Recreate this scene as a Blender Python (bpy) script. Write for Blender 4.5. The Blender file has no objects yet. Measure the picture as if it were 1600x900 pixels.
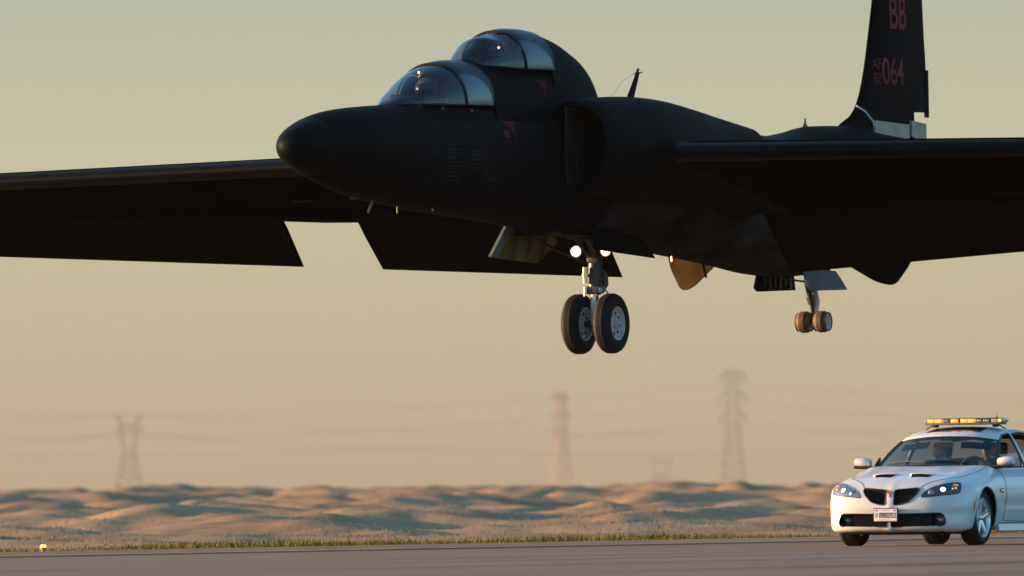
import bpy, bmesh, math, random
from math import sin, cos, pi, radians, sqrt, atan2, exp
from mathutils import Vector, Matrix, noise
from mathutils.geometry import delaunay_2d_cdt
random.seed(7)
S = bpy.context.scene
COL = S.collection

# ------------------------------------------------------------------ camera
F_PX = 23200.0
EYE = 0.752
cam_d = bpy.data.cameras.new('camera')
cam_d.sensor_width = 36.0
cam_d.lens = F_PX / 1600 * 36.0
cam_d.clip_start = 1.0
cam_d.clip_end = 60000
cam_d.dof.use_dof = True
cam_d.dof.focus_distance = 194.0
cam_d.dof.aperture_fstop = 4.8
cam_o = bpy.data.objects.new('camera', cam_d)
COL.objects.link(cam_o)
cam_o.matrix_world = (Matrix.Translation((0, 0, EYE)) @ Matrix.Rotation(pi/2 + math.atan(315/F_PX), 4, 'X')
                      @ Matrix.Rotation(radians(-0.6), 4, 'Z'))
S.camera = cam_o

# ------------------------------------------------------------------ sky, sun, exposure
SUN_EL, SUN_AZ = radians(6.2), radians(-79.0)      # azimuth from +Y, negative = left of the view
w = bpy.data.worlds.new('World'); S.world = w
w.use_nodes = True
nt = w.node_tree; nt.nodes.clear()
out = nt.nodes.new('ShaderNodeOutputWorld')
bg = nt.nodes.new('ShaderNodeBackground'); bg.inputs['Strength'].default_value = 0.15
sky = nt.nodes.new('ShaderNodeTexSky'); sky.sky_type = 'NISHITA'; sky.sun_disc = False
sky.sun_elevation = SUN_EL; sky.sun_rotation = SUN_AZ
sky.air_density = 1.0; sky.dust_density = 1.5; sky.ozone_density = 1.5; sky.altitude = 0
EXPO = 2.2
tc = nt.nodes.new('ShaderNodeTexCoord'); sx = nt.nodes.new('ShaderNodeSeparateXYZ')
nt.links.new(tc.outputs['Generated'], sx.inputs[0])
def mapr(n, a, b):
    m = n.nodes.new('ShaderNodeMapRange'); m.inputs['From Min'].default_value = a; m.inputs['From Max'].default_value = b
    m.interpolation_type = 'SMOOTHSTEP' if b > .06 else 'LINEAR'
    return m
# the dusty band of air low over the horizon, the same all the way round
band = mapr(nt, 0.0, 0.05); nt.links.new(sx.outputs['Z'], band.inputs['Value'])
ramp = nt.nodes.new('ShaderNodeValToRGB'); nt.links.new(band.outputs[0], ramp.inputs[0])
el = ramp.color_ramp.elements
K = 1 / (0.15 * 2 ** EXPO)
STOPS = [(0.0, (.445, .345, .225)), (0.24, (.52, .462, .30)), (0.45, (.562, .528, .358)), (0.66, (.475, .495, .38)), (1.0, (.40, .46, .40))]
while len(el) < len(STOPS): el.new(0.5)
for e, (p, c) in zip(el, STOPS):
    e.position = p; e.color = (c[0]*K, c[1]*K, c[2]*K, 1)
up = mapr(nt, 0.04, 0.13); nt.links.new(sx.outputs['Z'], up.inputs['Value'])
mx = nt.nodes.new('ShaderNodeMix'); mx.data_type = 'RGBA'
nt.links.new(up.outputs[0], mx.inputs['Factor']); nt.links.new(ramp.outputs[0], mx.inputs['A']); 
# the dry desert air overhead: a deeper blue than the model sky's
deep = nt.nodes.new('ShaderNodeMix'); deep.data_type = 'RGBA'; deep.blend_type = 'MULTIPLY'; deep.inputs['Factor'].default_value = 1.0
deep.inputs['B'].default_value = (.51, .77, .91, 1); nt.links.new(sky.outputs[0], deep.inputs['A']); nt.links.new(deep.outputs['Result'], mx.inputs['B'])
nt.links.new(mx.outputs['Result'], bg.inputs['Color']); nt.links.new(bg.outputs[0], out.inputs['Surface'])
sun_d = bpy.data.lights.new('sun', 'SUN'); sun_d.energy = 4.2; sun_d.angle = radians(0.55)
sun_d.color = (1.0, 0.53, 0.23)
sun_o = bpy.data.objects.new('sun', sun_d); COL.objects.link(sun_o)
to_sun = Vector((sin(SUN_AZ)*cos(SUN_EL), cos(SUN_AZ)*cos(SUN_EL), sin(SUN_EL)))
sun_o.rotation_euler = to_sun.to_track_quat('Z', 'Y').to_euler()
S.view_settings.view_transform = 'Standard'; S.view_settings.look = 'None'
S.view_settings.exposure = EXPO; S.view_settings.gamma = 1.0
S.cycles.volume_bounces = 0

# ------------------------------------------------------------------ helpers
def mat(name, col, rough=.5, metal=0., spec=.5, noise_amt=0., noise_scale=8., bump=0., bump_scale=60., emit=None, estr=0., coat=0., col2=None, coord='Object', stretch=None):
    m = bpy.data.materials.new(name); m.use_nodes = True
    n = m.node_tree; b = n.nodes['Principled BSDF']
    b.inputs['Base Color'].default_value = (*col, 1); b.inputs['Roughness'].default_value = rough
    b.inputs['Metallic'].default_value = metal; b.inputs['Specular IOR Level'].default_value = spec
    b.inputs['Coat Weight'].default_value = coat; b.inputs['Coat Roughness'].default_value = .05
    if emit: b.inputs['Emission Color'].default_value = (*emit, 1); b.inputs['Emission Strength'].default_value = estr
    if noise_amt or bump:
        tc = n.nodes.new('ShaderNodeTexCoord'); mp = n.nodes.new('ShaderNodeMapping')
        n.links.new(tc.outputs[coord], mp.inputs[0])
        if stretch: mp.inputs['Scale'].default_value = stretch
    if noise_amt:
        t = n.nodes.new('ShaderNodeTexNoise'); t.inputs['Scale'].default_value = noise_scale; t.inputs['Detail'].default_value = 6
        n.links.new(mp.outputs[0], t.inputs['Vector'])
        r = n.nodes.new('ShaderNodeValToRGB'); n.links.new(t.outputs[0], r.inputs[0])
        c2 = col2 or tuple(min(1, c * (1 + noise_amt)) for c in col)
        r.color_ramp.elements[0].position = .33; r.color_ramp.elements[1].position = .67
        r.color_ramp.elements[0].color = (*(c * (1 - noise_amt) if not col2 else c for c in col), 1); r.color_ramp.elements[1].color = (*c2, 1)
        n.links.new(r.outputs[0], b.inputs['Base Color'])
        mr = n.nodes.new('ShaderNodeMapRange'); mr.inputs['To Min'].default_value = rough * .85; mr.inputs['To Max'].default_value = min(1, rough * 1.15)
        n.links.new(t.outputs[0], mr.inputs['Value']); n.links.new(mr.outputs[0], b.inputs['Roughness'])
    if bump:
        t = n.nodes.new('ShaderNodeTexNoise'); t.inputs['Scale'].default_value = bump_scale; t.inputs['Detail'].default_value = 4
        n.links.new(mp.outputs[0], t.inputs['Vector'])
        bp = n.nodes.new('ShaderNodeBump'); bp.inputs['Strength'].default_value = bump; bp.inputs['Distance'].default_value = .02
        n.links.new(t.outputs[0], bp.inputs['Height']); n.links.new(bp.outputs[0], b.inputs['Normal'])
    return m

def link(name, me, parent=None, m=None, smooth=False, angle=None):
    if m is not None:
        me.materials.clear(); me.materials.append(m)
    if smooth:
        for p in me.polygons: p.use_smooth = True
        if angle is not None:
            me.set_sharp_from_angle(angle=radians(angle))
    o = bpy.data.objects.new(name, me); COL.objects.link(o)
    if parent is not None: o.parent = parent
    return o

def mk(name, verts, faces, parent=None, m=None, smooth=False, angle=None):
    me = bpy.data.meshes.new(name); me.from_pydata([tuple(v) for v in verts], [], faces); me.update()
    return link(name, me, parent, m, smooth, angle)

def tag(o, label=None, cat=None, group=None, kind=None):
    if label: o['label'] = label
    if cat: o['category'] = cat
    if group: o['group'] = group
    if kind: o['kind'] = kind
    return o

def empty(name, loc=(0, 0, 0), rz=0.):
    o = bpy.data.objects.new(name, None); COL.objects.link(o); o.location = loc; o.rotation_euler = (0, 0, rz)
    o.empty_display_size = .2
    return o

class MB:
    """collects simple shapes into one mesh"""
    def __init__(s): s.v = []; s.f = []
    def add(s, v, f):
        n = len(s.v); s.v += [tuple(a) for a in v]; s.f += [tuple(i + n for i in q) for q in f]; return s
    def box(s, c, d, rot=None, bev=0.):
        bm = bmesh.new(); bmesh.ops.create_cube(bm, size=1)
        bmesh.ops.scale(bm, vec=d, verts=bm.verts)
        if bev: bmesh.ops.bevel(bm, geom=bm.edges[:], offset=bev, segments=2, affect='EDGES', profile=.6)
        if rot is not None: bmesh.ops.rotate(bm, matrix=rot, verts=bm.verts, cent=(0, 0, 0))
        bmesh.ops.translate(bm, vec=c, verts=bm.verts)
        return s.bm(bm)
    def bm(s, b):
        b.verts.index_update(); s.add([v.co[:] for v in b.verts], [[v.index for v in f.verts] for f in b.faces]); b.free(); return s
    def tube(s, pts, r, n=8, caps=True):
        pts = [Vector(p) for p in pts]; rs = r if isinstance(r, (list, tuple)) else [r] * len(pts)
        base = len(s.v); up = None
        for i, p in enumerate(pts):
            d = (pts[min(i + 1, len(pts) - 1)] - pts[max(i - 1, 0)]).normalized()
            if up is None: up = d.orthogonal().normalized()
            else: up = (up - d * up.dot(d)).normalized()
            e = d.cross(up)
            for k in range(n):
                a = 2 * pi * k / n; s.v.append(tuple(p + (up * cos(a) + e * sin(a)) * rs[i]))
        for i in range(len(pts) - 1):
            for k in range(n):
                a = base + i * n + k; b = base + i * n + (k + 1) % n
                s.f.append((a, b, b + n, a + n))
        if caps:
            s.f.append(tuple(base + k for k in range(n))[::-1]); m = base + (len(pts) - 1) * n; s.f.append(tuple(m + k for k in range(n)))
        return s
    def lathe(s, prof, c=(0, 0, 0), axis='Y', n=32, a0=0., a1=2 * pi):
        """prof: (radius, along) pairs; full turn about an axis through c"""
        full = abs(a1 - a0 - 2 * pi) < 1e-6
        base = len(s.v); m = n if full else n + 1
        for k in range(m):
            a = a0 + (a1 - a0) * k / n
            for r, t in prof:
                p = {'Y': (r * cos(a), t, r * sin(a)), 'Z': (r * cos(a), r * sin(a), t), 'X': (t, r * cos(a), r * sin(a))}[axis]
                s.v.append((c[0] + p[0], c[1] + p[1], c[2] + p[2]))
        L = len(prof)
        for k in range(n):
            for j in range(L - 1):
                a = base + k * L + j; b = base + ((k + 1) % m) * L + j
                s.f.append((a, b, b + 1, a + 1))
        return s
    def prism(s, poly, x0, x1, axis='X'):
        """extrude 2-D polygon between two planes of an axis; poly in the two other coordinates in order"""
        def P(a, b, t): return {'X': (t, a, b), 'Y': (a, t, b), 'Z': (a, b, t)}[axis]
        n = len(poly); b0 = len(s.v)
        s.v += [P(a, b, x0) for a, b in poly] + [P(a, b, x1) for a, b in poly]
        s.f += [tuple(b0 + i for i in range(n)), tuple(b0 + n + i for i in range(n))[::-1]]
        for i in range(n):
            j = (i + 1) % n; s.f.append((b0 + i, b0 + n + i, b0 + n + j, b0 + j))
        return s
    def loft(s, rings, closed=True, cap=True):
        n = len(rings[0]); b = len(s.v)
        for r in rings: s.v += [tuple(p) for p in r]
        for i in range(len(rings) - 1):
            for k in range(n if closed else n - 1):
                a = b + i * n + k; c = b + i * n + (k + 1) % n
                s.f.append((a, c, c + n, a + n))
        if cap and closed:
            s.f.append(tuple(b + k for k in range(n))[::-1]); m = b + (len(rings) - 1) * n; s.f.append(tuple(m + k for k in range(n)))
        return s
    def mesh(s, name='mesh', recalc=True):
        me = bpy.data.meshes.new(name); me.from_pydata(s.v, [], s.f); me.update()
        if recalc:
            b = bmesh.new(); b.from_mesh(me); bmesh.ops.recalc_face_normals(b, faces=b.faces); b.to_mesh(me); b.free()
        return me
    def build(s, name, m, parent=None, smooth=False, angle=None, recalc=True):
        return link(name, s.mesh(name, recalc), parent, m, smooth, angle)

def lerp(a, b, t): return a + (b - a) * t
def spline(pts, x):
    """monotone-ish cubic (Catmull-Rom) through (x, values...) rows sorted by x"""
    if x <= pts[0][0]: return list(pts[0][1:])
    if x >= pts[-1][0]: return list(pts[-1][1:])
    i = max(j for j in range(len(pts)) if pts[j][0] <= x); i = min(i, len(pts) - 2)
    p1, p2 = pts[i], pts[i + 1]; p0 = pts[i - 1] if i else None; p3 = pts[i + 2] if i + 2 < len(pts) else None
    h = p2[0] - p1[0]; t = (x - p1[0]) / h; r = []
    for k in range(1, len(p1)):
        d = (p2[k] - p1[k]) / h
        dl = (p1[k] - p0[k]) / (p1[0] - p0[0]) if p0 else d
        dr = (p3[k] - p2[k]) / (p3[0] - p2[0]) if p3 else d
        m1 = 0 if dl * d <= 0 else 2 * dl * d / (dl + d) if p0 else d
        m2 = 0 if dr * d <= 0 else 2 * dr * d / (dr + d) if p3 else d
        t2, t3 = t * t, t * t * t
        r.append((2*t3-3*t2+1)*p1[k] + (t3-2*t2+t)*h*m1 + (-2*t3+3*t2)*p2[k] + (t3-t2)*h*m2)
    return r
def sstep(a, b, x):
    t = min(1, max(0, (x - a) / (b - a))); return t * t * (3 - 2 * t)
def fbm(x, y, z=0., o=4):
    s = 0; a = .5
    for i in range(o):
        s += a * noise.noise((x, y, z)); x *= 2.03; y *= 2.03; a *= .5
    return s

def round_poly(P, r, n=4):
    out = []
    for i, p in enumerate(P):
        p = Vector(p); a = Vector(P[i - 1]); b = Vector(P[(i + 1) % len(P)])
        rr = min(r, (a - p).length * .45, (b - p).length * .45)
        s0 = p + (a - p).normalized() * rr; s1 = p + (b - p).normalized() * rr
        for k in range(n + 1):
            t = k / n; out.append(tuple(s0 * (1 - t) ** 2 + p * 2 * t * (1 - t) + s1 * t * t))
    return out
def refine_fill(P, step, holes=()):
    vs = []; ed = []
    def loop(Q):
        q = []
        for i, a in enumerate(Q):
            a = Vector(a); b = Vector(Q[(i + 1) % len(Q)]); k = max(1, int((b - a).length / step))
            q += [a.lerp(b, t / k) for t in range(k)]
        n0 = len(vs); vs.extend(q); ed.extend((n0 + i, n0 + (i + 1) % len(q)) for i in range(len(q)))
    loop(P)
    for h in holes: loop(h)
    x0, x1 = min(v[0] for v in P), max(v[0] for v in P); y0, y1 = min(v[1] for v in P), max(v[1] for v in P)
    a = x0 + step * .5
    while a < x1:
        b = y0 + step * .5
        while b < y1:
            if inside((a, b), P) and not any(inside((a, b), h) for h in holes): vs.append(Vector((a, b)))
            b += step
        a += step
    v2, e2, f2, *_ = delaunay_2d_cdt(vs, ed, [], 1, 1e-6)
    fs = []
    for f in f2:
        c = sum((v2[i] for i in f), Vector((0, 0))) / len(f)
        if inside(c, P) and not any(inside(c, h) for h in holes): fs.append(tuple(f))
    return v2, fs
def inside(p, P):
    c = False; n = len(P)
    for i in range(n):
        x1, y1 = P[i]; x2, y2 = P[i - 1]
        if (y1 > p[1]) != (y2 > p[1]) and p[0] < (x2 - x1) * (p[1] - y1) / (y2 - y1) + x1: c = not c
    return c

# ------------------------------------------------------------------ ground, runway
RA = radians(23.6)
RD = Vector((sin(RA), cos(RA), 0))          # along the runway, away from the camera
RN = Vector((-cos(RA), sin(RA), 0))         # across it, away from the camera (left, back)
RE = Vector((-2.6, 205.0, 0))               # a point on its far edge
def across(x, y): return (Vector((x, y, 0)) - RE).dot(RN)
RW = 60.0

def ridges(x, y):
    # low hummocks of dead grass on rolling ground
    a = noise.noise((x * .10 + 3.1, y * .022, 1.7)); b = noise.noise((x * .27 + 5, y * .09 + 9, 4.2)); c = noise.noise((x * .50, y * .17, 7.7)); e = noise.noise((x * 1.2, y * .5, 2.2))
    d = 1 - abs(noise.noise((x * .12 + 20, y * .03, 12.3))) * 2
    return .18 * a + .36 * b * (.7 + max(0, a)) + .28 * c + .10 * e + .14 * max(0, d) - .02
def ground_h(x, y):
    d = across(x, y)
    if d < 0:
        return -.06
    h = -.06 + .05 * sstep(0, 2, d)
    k = sstep(1, 24, d)
    rise = .60 * max(0, min(1, (y - 225) / 330)) ** .8
    amp = lerp(.8, 1.0, sstep(225, 380, y))
    h += k * (rise + amp * ridges(x, y))
    back = sstep(640, 900, y)
    h = lerp(h, -3.0 - .0004 * (y - 640) if y > 640 else h, back)
    side = sstep(60, 160, abs(x)) * k
    return lerp(h, min(h, .3), side)
xs = [i * .22 for i in range(-200, 201)]
e = 44.
while e < 7500: e *= 1.22; xs += [e, -e]
xs = sorted(xs)
ys = [-7500, -4000, -2000, -1000, -500, -200, 0, 60, 110, 140, 160, 170]
y = 178.
while y < 320: y += .55; ys.append(y)
while y < 680: y += .85; ys.append(y)
while y < 9000: y += max(4, (y - 660) * .16); ys.append(y)
gv = [(x, y, ground_h(x, y)) for y in ys for x in xs]
n = len(xs)
gf = [(j*n+i, j*n+i+1, (j+1)*n+i+1, (j+1)*n+i) for j in range(len(ys)-1) for i in range(n-1)]
M_dry = mat('dry_ground', (.15, .092, .050), .95, spec=.1, noise_amt=.3, noise_scale=.35, bump=.7, bump_scale=2.2, col2=(.28, .18, .098), stretch=(1, .4, 1))
ground = tag(mk('ground', gv, gf, None, M_dry, True), kind='structure', label='rolling ground of dead grass hummocks beyond the runway')

def strip(a, b, z, t0=-3000, t1=3000):
    P = [RE + RN * a + RD * t0, RE + RN * b + RD * t0, RE + RN * b + RD * t1, RE + RN * a + RD * t1]
    return [(p.x, p.y, z) for p in P]
def runway_mat():
    m = bpy.data.materials.new('runway_concrete'); m.use_nodes = True; n = m.node_tree; b = n.nodes['Principled BSDF']
    tc = n.nodes.new('ShaderNodeTexCoord'); mp = n.nodes.new('ShaderNodeMapping'); n.links.new(tc.outputs['Object'], mp.inputs[0])
    mp.inputs['Rotation'].default_value = (0, 0, RA)
    def nz(scale, sx, sy, det=5):
        q = n.nodes.new('ShaderNodeMapping'); n.links.new(mp.outputs[0], q.inputs[0]); q.inputs['Scale'].default_value = (sx, sy, 1)
        t = n.nodes.new('ShaderNodeTexNoise'); t.inputs['Scale'].default_value = scale; t.inputs['Detail'].default_value = det; n.links.new(q.outputs[0], t.inputs['Vector']); return t
    streak = nz(.5, 1, .03); fine = nz(9, 1, 1); blot = nz(.12, 1, .35)
    mixn = n.nodes.new('ShaderNodeMath'); mixn.operation = 'ADD'; n.links.new(streak.outputs[0], mixn.inputs[0])
    m2 = n.nodes.new('ShaderNodeMath'); m2.operation = 'MULTIPLY'; m2.inputs[1].default_value = .45; n.links.new(fine.outputs[0], m2.inputs[0]); n.links.new(m2.outputs[0], mixn.inputs[1])
    m3 = n.nodes.new('ShaderNodeMath'); m3.operation = 'MULTIPLY_ADD'; m3.inputs[1].default_value = .6; n.links.new(blot.outputs[0], m3.inputs[0]); n.links.new(mixn.outputs[0], m3.inputs[2])
    r = n.nodes.new('ShaderNodeValToRGB'); n.links.new(m3.outputs[0], r.inputs[0])
    r.color_ramp.elements[0].position = .80; r.color_ramp.elements[1].position = 0.98
    r.color_ramp.elements[0].color = (.042, .029, .020, 1); r.color_ramp.elements[1].color = (.140, .094, .062, 1)
    n.links.new(r.outputs[0], b.inputs['Base Color']); b.inputs['Roughness'].default_value = .9; b.inputs['Specular IOR Level'].default_value = .15
    bp = n.nodes.new('ShaderNodeBump'); bp.inputs['Strength'].default_value = .5; bp.inputs['Distance'].default_value = .01
    n.links.new(fine.outputs[0], bp.inputs['Height']); n.links.new(bp.outputs[0], b.inputs['Normal'])
    return m
M_run = runway_mat()
M_shoulder = mat('shoulder_asphalt', (.135, .090, .060), .9, spec=.15, noise_amt=.15, noise_scale=1.5, bump=.4, bump_scale=12, stretch=(1, .2, 1))
M_line = mat('white_runway_paint', (.24, .20, .17), .7, noise_amt=.35, noise_scale=1.2, bump=.2)
LINE_A = -6.3
M_joint = mat('dark_joint_sealant', (.045, .032, .026), .9, spec=.1, noise_amt=.4, noise_scale=.6, stretch=(1, .1, 1))
tag(mk('runway', strip(-RW, LINE_A - .6, 0), [(3, 2, 1, 0)], None, M_run), kind='structure', label='worn grey brown runway concrete')
tag(mk('runway_shoulder', strip(LINE_A - .6, 0, 0), [(3, 2, 1, 0)], None, M_shoulder), kind='structure', label='paler paved shoulder along the far runway edge')
tag(mk('runway_joint', strip(LINE_A - 1.5, LINE_A - .35, .004), [(3, 2, 1, 0)], None, M_joint), kind='structure', label='dark sealed joint beside the painted runway edge line')
tag(mk('runway_edge_line', strip(LINE_A, LINE_A + .55, .004), [(3, 2, 1, 0)], None, M_line), kind='structure', label='faded white painted line along the runway edge')

# ------------------------------------------------------------------ grass
def blades(name, gen, m, count, label):
    vs = []; fs = []
    for _ in range(count):
        g = gen()
        if g is None: continue
        x, y, z, h, wd = g
        a = random.uniform(0, pi); dx, dy = cos(a) * wd, sin(a) * wd; lx, ly = random.gauss(0, .3) * h, random.gauss(0, .3) * h
        k = len(vs)
        vs += [(x - dx, y - dy, z - .02), (x + dx, y + dy, z - .02), (x + lx, y + ly, z + h)]
        fs.append((k, k + 1, k + 2))
    return tag(mk(name, vs, fs, None, m), label=label, kind='stuff', cat=label.split()[-1] if False else None)
M_green = mat('green_grass', (.05, .065, .010), .9, spec=.05, noise_amt=.4, noise_scale=.8, col2=(.15, .12, .028))
M_straw = mat('straw_grass', (.13, .083, .042), .9, spec=.05, noise_amt=.4, noise_scale=.5, col2=(.22, .145, .075))
def verge():
    t = random.uniform(-40, 70); d = abs(random.gauss(0, 1.6)) + .05
    p = RE + RN * d + RD * t
    c = .72 + noise.noise((t * .14, d * .3, 3)) * 1.1 + noise.noise((t * .6, d, 8)) * .4
    if random.random() > c: return None
    return p.x, p.y, ground_h(p.x, p.y), random.uniform(.02, .075) * (.45 + 1.4 * max(0, c - .3)), .010
blades('verge_grass', verge, M_green, 70000, 'short green grass along the runway edge')
def verge_dry():
    t = random.uniform(-40, 80); d = random.uniform(.2, 16)
    p = RE + RN * d + RD * t
    return p.x, p.y, ground_h(p.x, p.y), random.uniform(.012, .045), .009
blades('verge_straw', verge_dry, M_straw, 26000, 'pale straw grass behind the green verge')
def field():
    y = random.uniform(225, 660); x = random.uniform(-1, 1) * y * .05
    if across(x, y) < 10: return None
    c = .55 + 1.2 * noise.noise((x * .3, y * .1, 5))
    if random.random() > c: return None
    return x, y, ground_h(x, y), random.uniform(.015, .035) * (1 + .6 * max(0, c)), .012
blades('hummock_grass', field, M_straw, 150000, 'dead tan grass tufts over the hummocks')

# ------------------------------------------------------------------ pylons and wires far behind
M_steel = mat('galvanised_steel', (.17, .145, .115), .7, metal=0.0, noise_amt=.15, noise_scale=.2)
M_wire = mat('wire_metal', (.10, .10, .10), .6)
M_insul = mat('insulator_glass', (.12, .11, .10), .9, spec=.05)
def beam(mb, a, b, r): mb.tube([a, b], r, 4, False)
def lattice(mb, levels, r):
    """levels: (z, half width) rows; four legs with cross bracing"""
    for (z0, w0), (z1, w1) in zip(levels, levels[1:]):
        c0 = [(-w0, -w0, z0), (w0, -w0, z0), (w0, w0, z0), (-w0, w0, z0)]; c1 = [(-w1, -w1, z1), (w1, -w1, z1), (w1, w1, z1), (-w1, w1, z1)]
        for k in range(4):
            j = (k + 1) % 4
            beam(mb, c0[k], c1[k], r); beam(mb, c0[k], c1[j], r * .6); beam(mb, c0[j], c1[k], r * .6); beam(mb, c1[k], c1[j], r * .6)
def levels(H, wb, wt, n, z0=0.):
    out = []
    for i in range(n + 1):
        t = 1 - (1 - i / n) ** 1.25
        out.append((z0 + (H - z0) * t, lerp(wb, wt, t)))
    return out
def pylon_double(loc, H, rz, label, arms, wb, wt, waist):
    t = tag(empty('pylon', loc, rz), label, 'pylon', 'power line pylons on the horizon')
    mb = MB(); lattice(mb, levels(waist * H, wb, wt * 1.25, 7), .15); lattice(mb, levels(H, wt * 1.25, wt, 6, waist * H), .13); mb.build('lattice_body', M_steel, t)
    att = []
    for z, L in arms:
        for s in (-1, 1):
            a = MB(); zz = z * H
            for yy in (-wt * .6, wt * .6):
                beam(a, (s * wt, yy, zz), (s * L, 0, zz + .3), .12); beam(a, (s * wt, yy, zz + .035 * H), (s * L, 0, zz + .5), .10)
            for k in range(1, 4): q = s * lerp(wt, L, k / 4); beam(a, (q, 0, zz), (q, 0, zz + .035 * H * (1 - k / 4)), .08)
            o = a.build('crossarm', M_steel, t)
            i = MB(); i.tube([(s * L, 0, zz + .2), (s * L, 0, zz - .055 * H)], .2, 6); i.build('insulator', M_insul, o)
            att.append((s * L, 0, zz - .055 * H))
    return t, att
def pylon_horned(loc, H, rz, label, wb=5.6, sp=1.):
    t = tag(empty('pylon', loc, rz), label, 'pylon', 'power line pylons on the horizon')
    mb = MB(); lattice(mb, levels(.60 * H, wb, 2.0 * sp, 6), .14); mb.build('lattice_body', M_steel, t)
    att = []
    for s in (-1, 1):
        a = MB()
        pts = [(s * 2.0 * sp, .60 * H), (s * 2.7 * sp, .74 * H), (s * 3.1 * sp, .90 * H), (s * 4.3 * sp, 1.0 * H)]
        for (x0, z0), (x1, z1) in zip(pts, pts[1:]):
            for q in (-.7, .7):
                for dx in (0, 1.0):
                    beam(a, (x0 - s*dx, q, z0), (x1 - s*dx*.7, q, z1), .085)
                beam(a, (x0, q, z0), (x1 - s*.7, q, z1), .055); beam(a, (x0 - s*1.0, q, z0), (x1, q, z1), .055)
        a.build('horn', M_steel, t)
    a = MB()
    for q in (-.7, .7):
        beam(a, (-4.6, q * .3, .86 * H), (4.6, q * .3, .86 * H), .12); beam(a, (-3 * sp, q, .89 * H), (3 * sp, q, .89 * H), .12)
        for k in range(-3, 3): beam(a, (k, q, .89 * H), (k + 1, q, .86 * H + (.02 * H if k % 2 else 0)), .08)
    a.build('crossarm', M_steel, t)
    for x in (-4.5, 0, 4.5):
        i = MB(); i.tube([(x, 0, .86 * H), (x, 0, .80 * H)], .2, 6); i.build('insulator', M_insul, t); att.append((x, 0, .80 * H))
    for s in (-1, 1): att.append((s * 4.3, 0, H))
    return t, att
def far(px, Y): return ((px - 800) / F_PX * Y, Y, -5.)
PY = 5200.
pylA, attA = pylon_double(far(1143, PY), 47., 0., 'tall steel lattice pylon with three pairs of short crossarms, nearest the white car', [(.955, 4.2), (.80, 4.8), (.655, 4.4)], 4.6, 1.7, .60)
pylB, attB = pylon_double(far(873, 6200), 46.5, radians(35), 'slim steel lattice pylon seen edge-on below the nose wheel', [(.955, 3.4), (.80, 3.7), (.655, 3.4)], 3.8, 1.5, .60)
pylC, attC = pylon_horned(far(199, 5200), 33.5, 0., 'two horned steel lattice pylon at the left behind the grass')
pylD, attD = pylon_horned(far(1031, 8200), 23.5, 0., 'small distant horned pylon, only its top above the grass', 5.6, 1.75)
NAMES = {6: ['upper left', 'upper right', 'middle left', 'middle right', 'lower left', 'lower right'], 5: ['left', 'middle', 'right', 'left horn', 'right horn']}
def wires(att, root, d, sag, n, group, label):
    for i, a in enumerate(att):
        lab = label % NAMES[len(att)][i]
        p = root.matrix_basis @ Vector(a)
        mb = MB(); pts = []
        for s in (-1, 1):
            q = p + Vector(d) * s
            seg = [p.lerp(q, k / n) - Vector((0, 0, 4 * sag * (k / n) * (1 - k / n))) for k in range(n + 1)]
            mb.tube(seg, .028, 4, False)
        o = mb.build('power_line', M_wire); tag(o, lab, 'cable', group)
for r, a, d, sag, lb in ((pylA, attA, (420, 260, 0), 10, 'faint cable slung from the %s arm of the tall pylon nearest the white car'),
                     (pylB, attB, (380, -300, 0), 10, 'faint cable slung from the %s arm of the slim edge-on pylon'),
                     (pylC, attC, (400, 160, 0), 9, 'faint cable hung from the %s of the horned pylon at the left'),):
    bpy.context.view_layer.update()
    wires(a, r, d, sag, 20, 'power lines between the pylons', lb)

# ------------------------------------------------------------------ haze
def haze():
    mb = MB(); x, y0, y1, z0, z1 = 8200, -8000, 9600, -9.5, 62
    mb.box((0, (y0 + y1) / 2, (z0 + z1) / 2), (2 * x, y1 - y0, z1 - z0))
    m = bpy.data.materials.new('haze_air'); m.use_nodes = True; n = m.node_tree; n.nodes.clear()
    o = n.nodes.new('ShaderNodeOutputMaterial'); v = n.nodes.new('ShaderNodeVolumePrincipled')
    v.inputs['Color'].default_value = (.44, .44, .44, 1); v.inputs['Density'].default_value = HAZE
    v.inputs['Anisotropy'].default_value = 0.2
    n.links.new(v.outputs[0], o.inputs['Volume'])
    tag(mb.build('haze', m), kind='stuff', label='thin dusty evening haze')
HAZE = .000025
haze()

# ------------------------------------------------------------------ the aircraft
# local frame: +X nose, +Y port wing, +Z up, origin midway between the main tyres' lowest points
def black_paint(name, c, rough, sp=.012):
    m = mat(name, c, rough, spec=sp, noise_amt=.35, noise_scale=1.6, bump=.12, bump_scale=5.0)
    return m
M_black = black_paint('matte_black_skin', (.0026, .0030, .0040), .6)
M_belly = mat('worn_black_belly', (.004, .004, .0045), .8, spec=.02, noise_amt=.5, noise_scale=1.3, col2=(.036, .033, .033), stretch=(1, 1, 2.2), bump=.3, bump_scale=9)
M_wingm = black_paint('wing_black', (.0022, .002, .002), .9, 0.)
M_flap = mat('flap_underside', (.0085, .0055, .0038), .95, spec=0)
def add_wave(m, scale, strength, axis='Y'):
    n = m.node_tree; b = n.nodes['Principled BSDF']
    tc = n.nodes.new('ShaderNodeTexCoord'); wv = n.nodes.new('ShaderNodeTexWave'); wv.bands_direction = axis; wv.inputs['Scale'].default_value = scale
    wv.inputs['Distortion'].default_value = .6
    n.links.new(tc.outputs['Object'], wv.inputs['Vector'])
    bp = n.nodes.new('ShaderNodeBump'); bp.inputs['Strength'].default_value = strength; bp.inputs['Distance'].default_value = .02
    n.links.new(wv.outputs['Color'], bp.inputs['Height']); n.links.new(bp.outputs[0], b.inputs['Normal'])
add_wave(M_flap, 3.2, .6)
M_le = mat('leading_edge_paint', (.003, .003, .004), .32, spec=.045)
M_dark = mat('dark_interior', (.003, .003, .003), .8, spec=.05)
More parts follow.
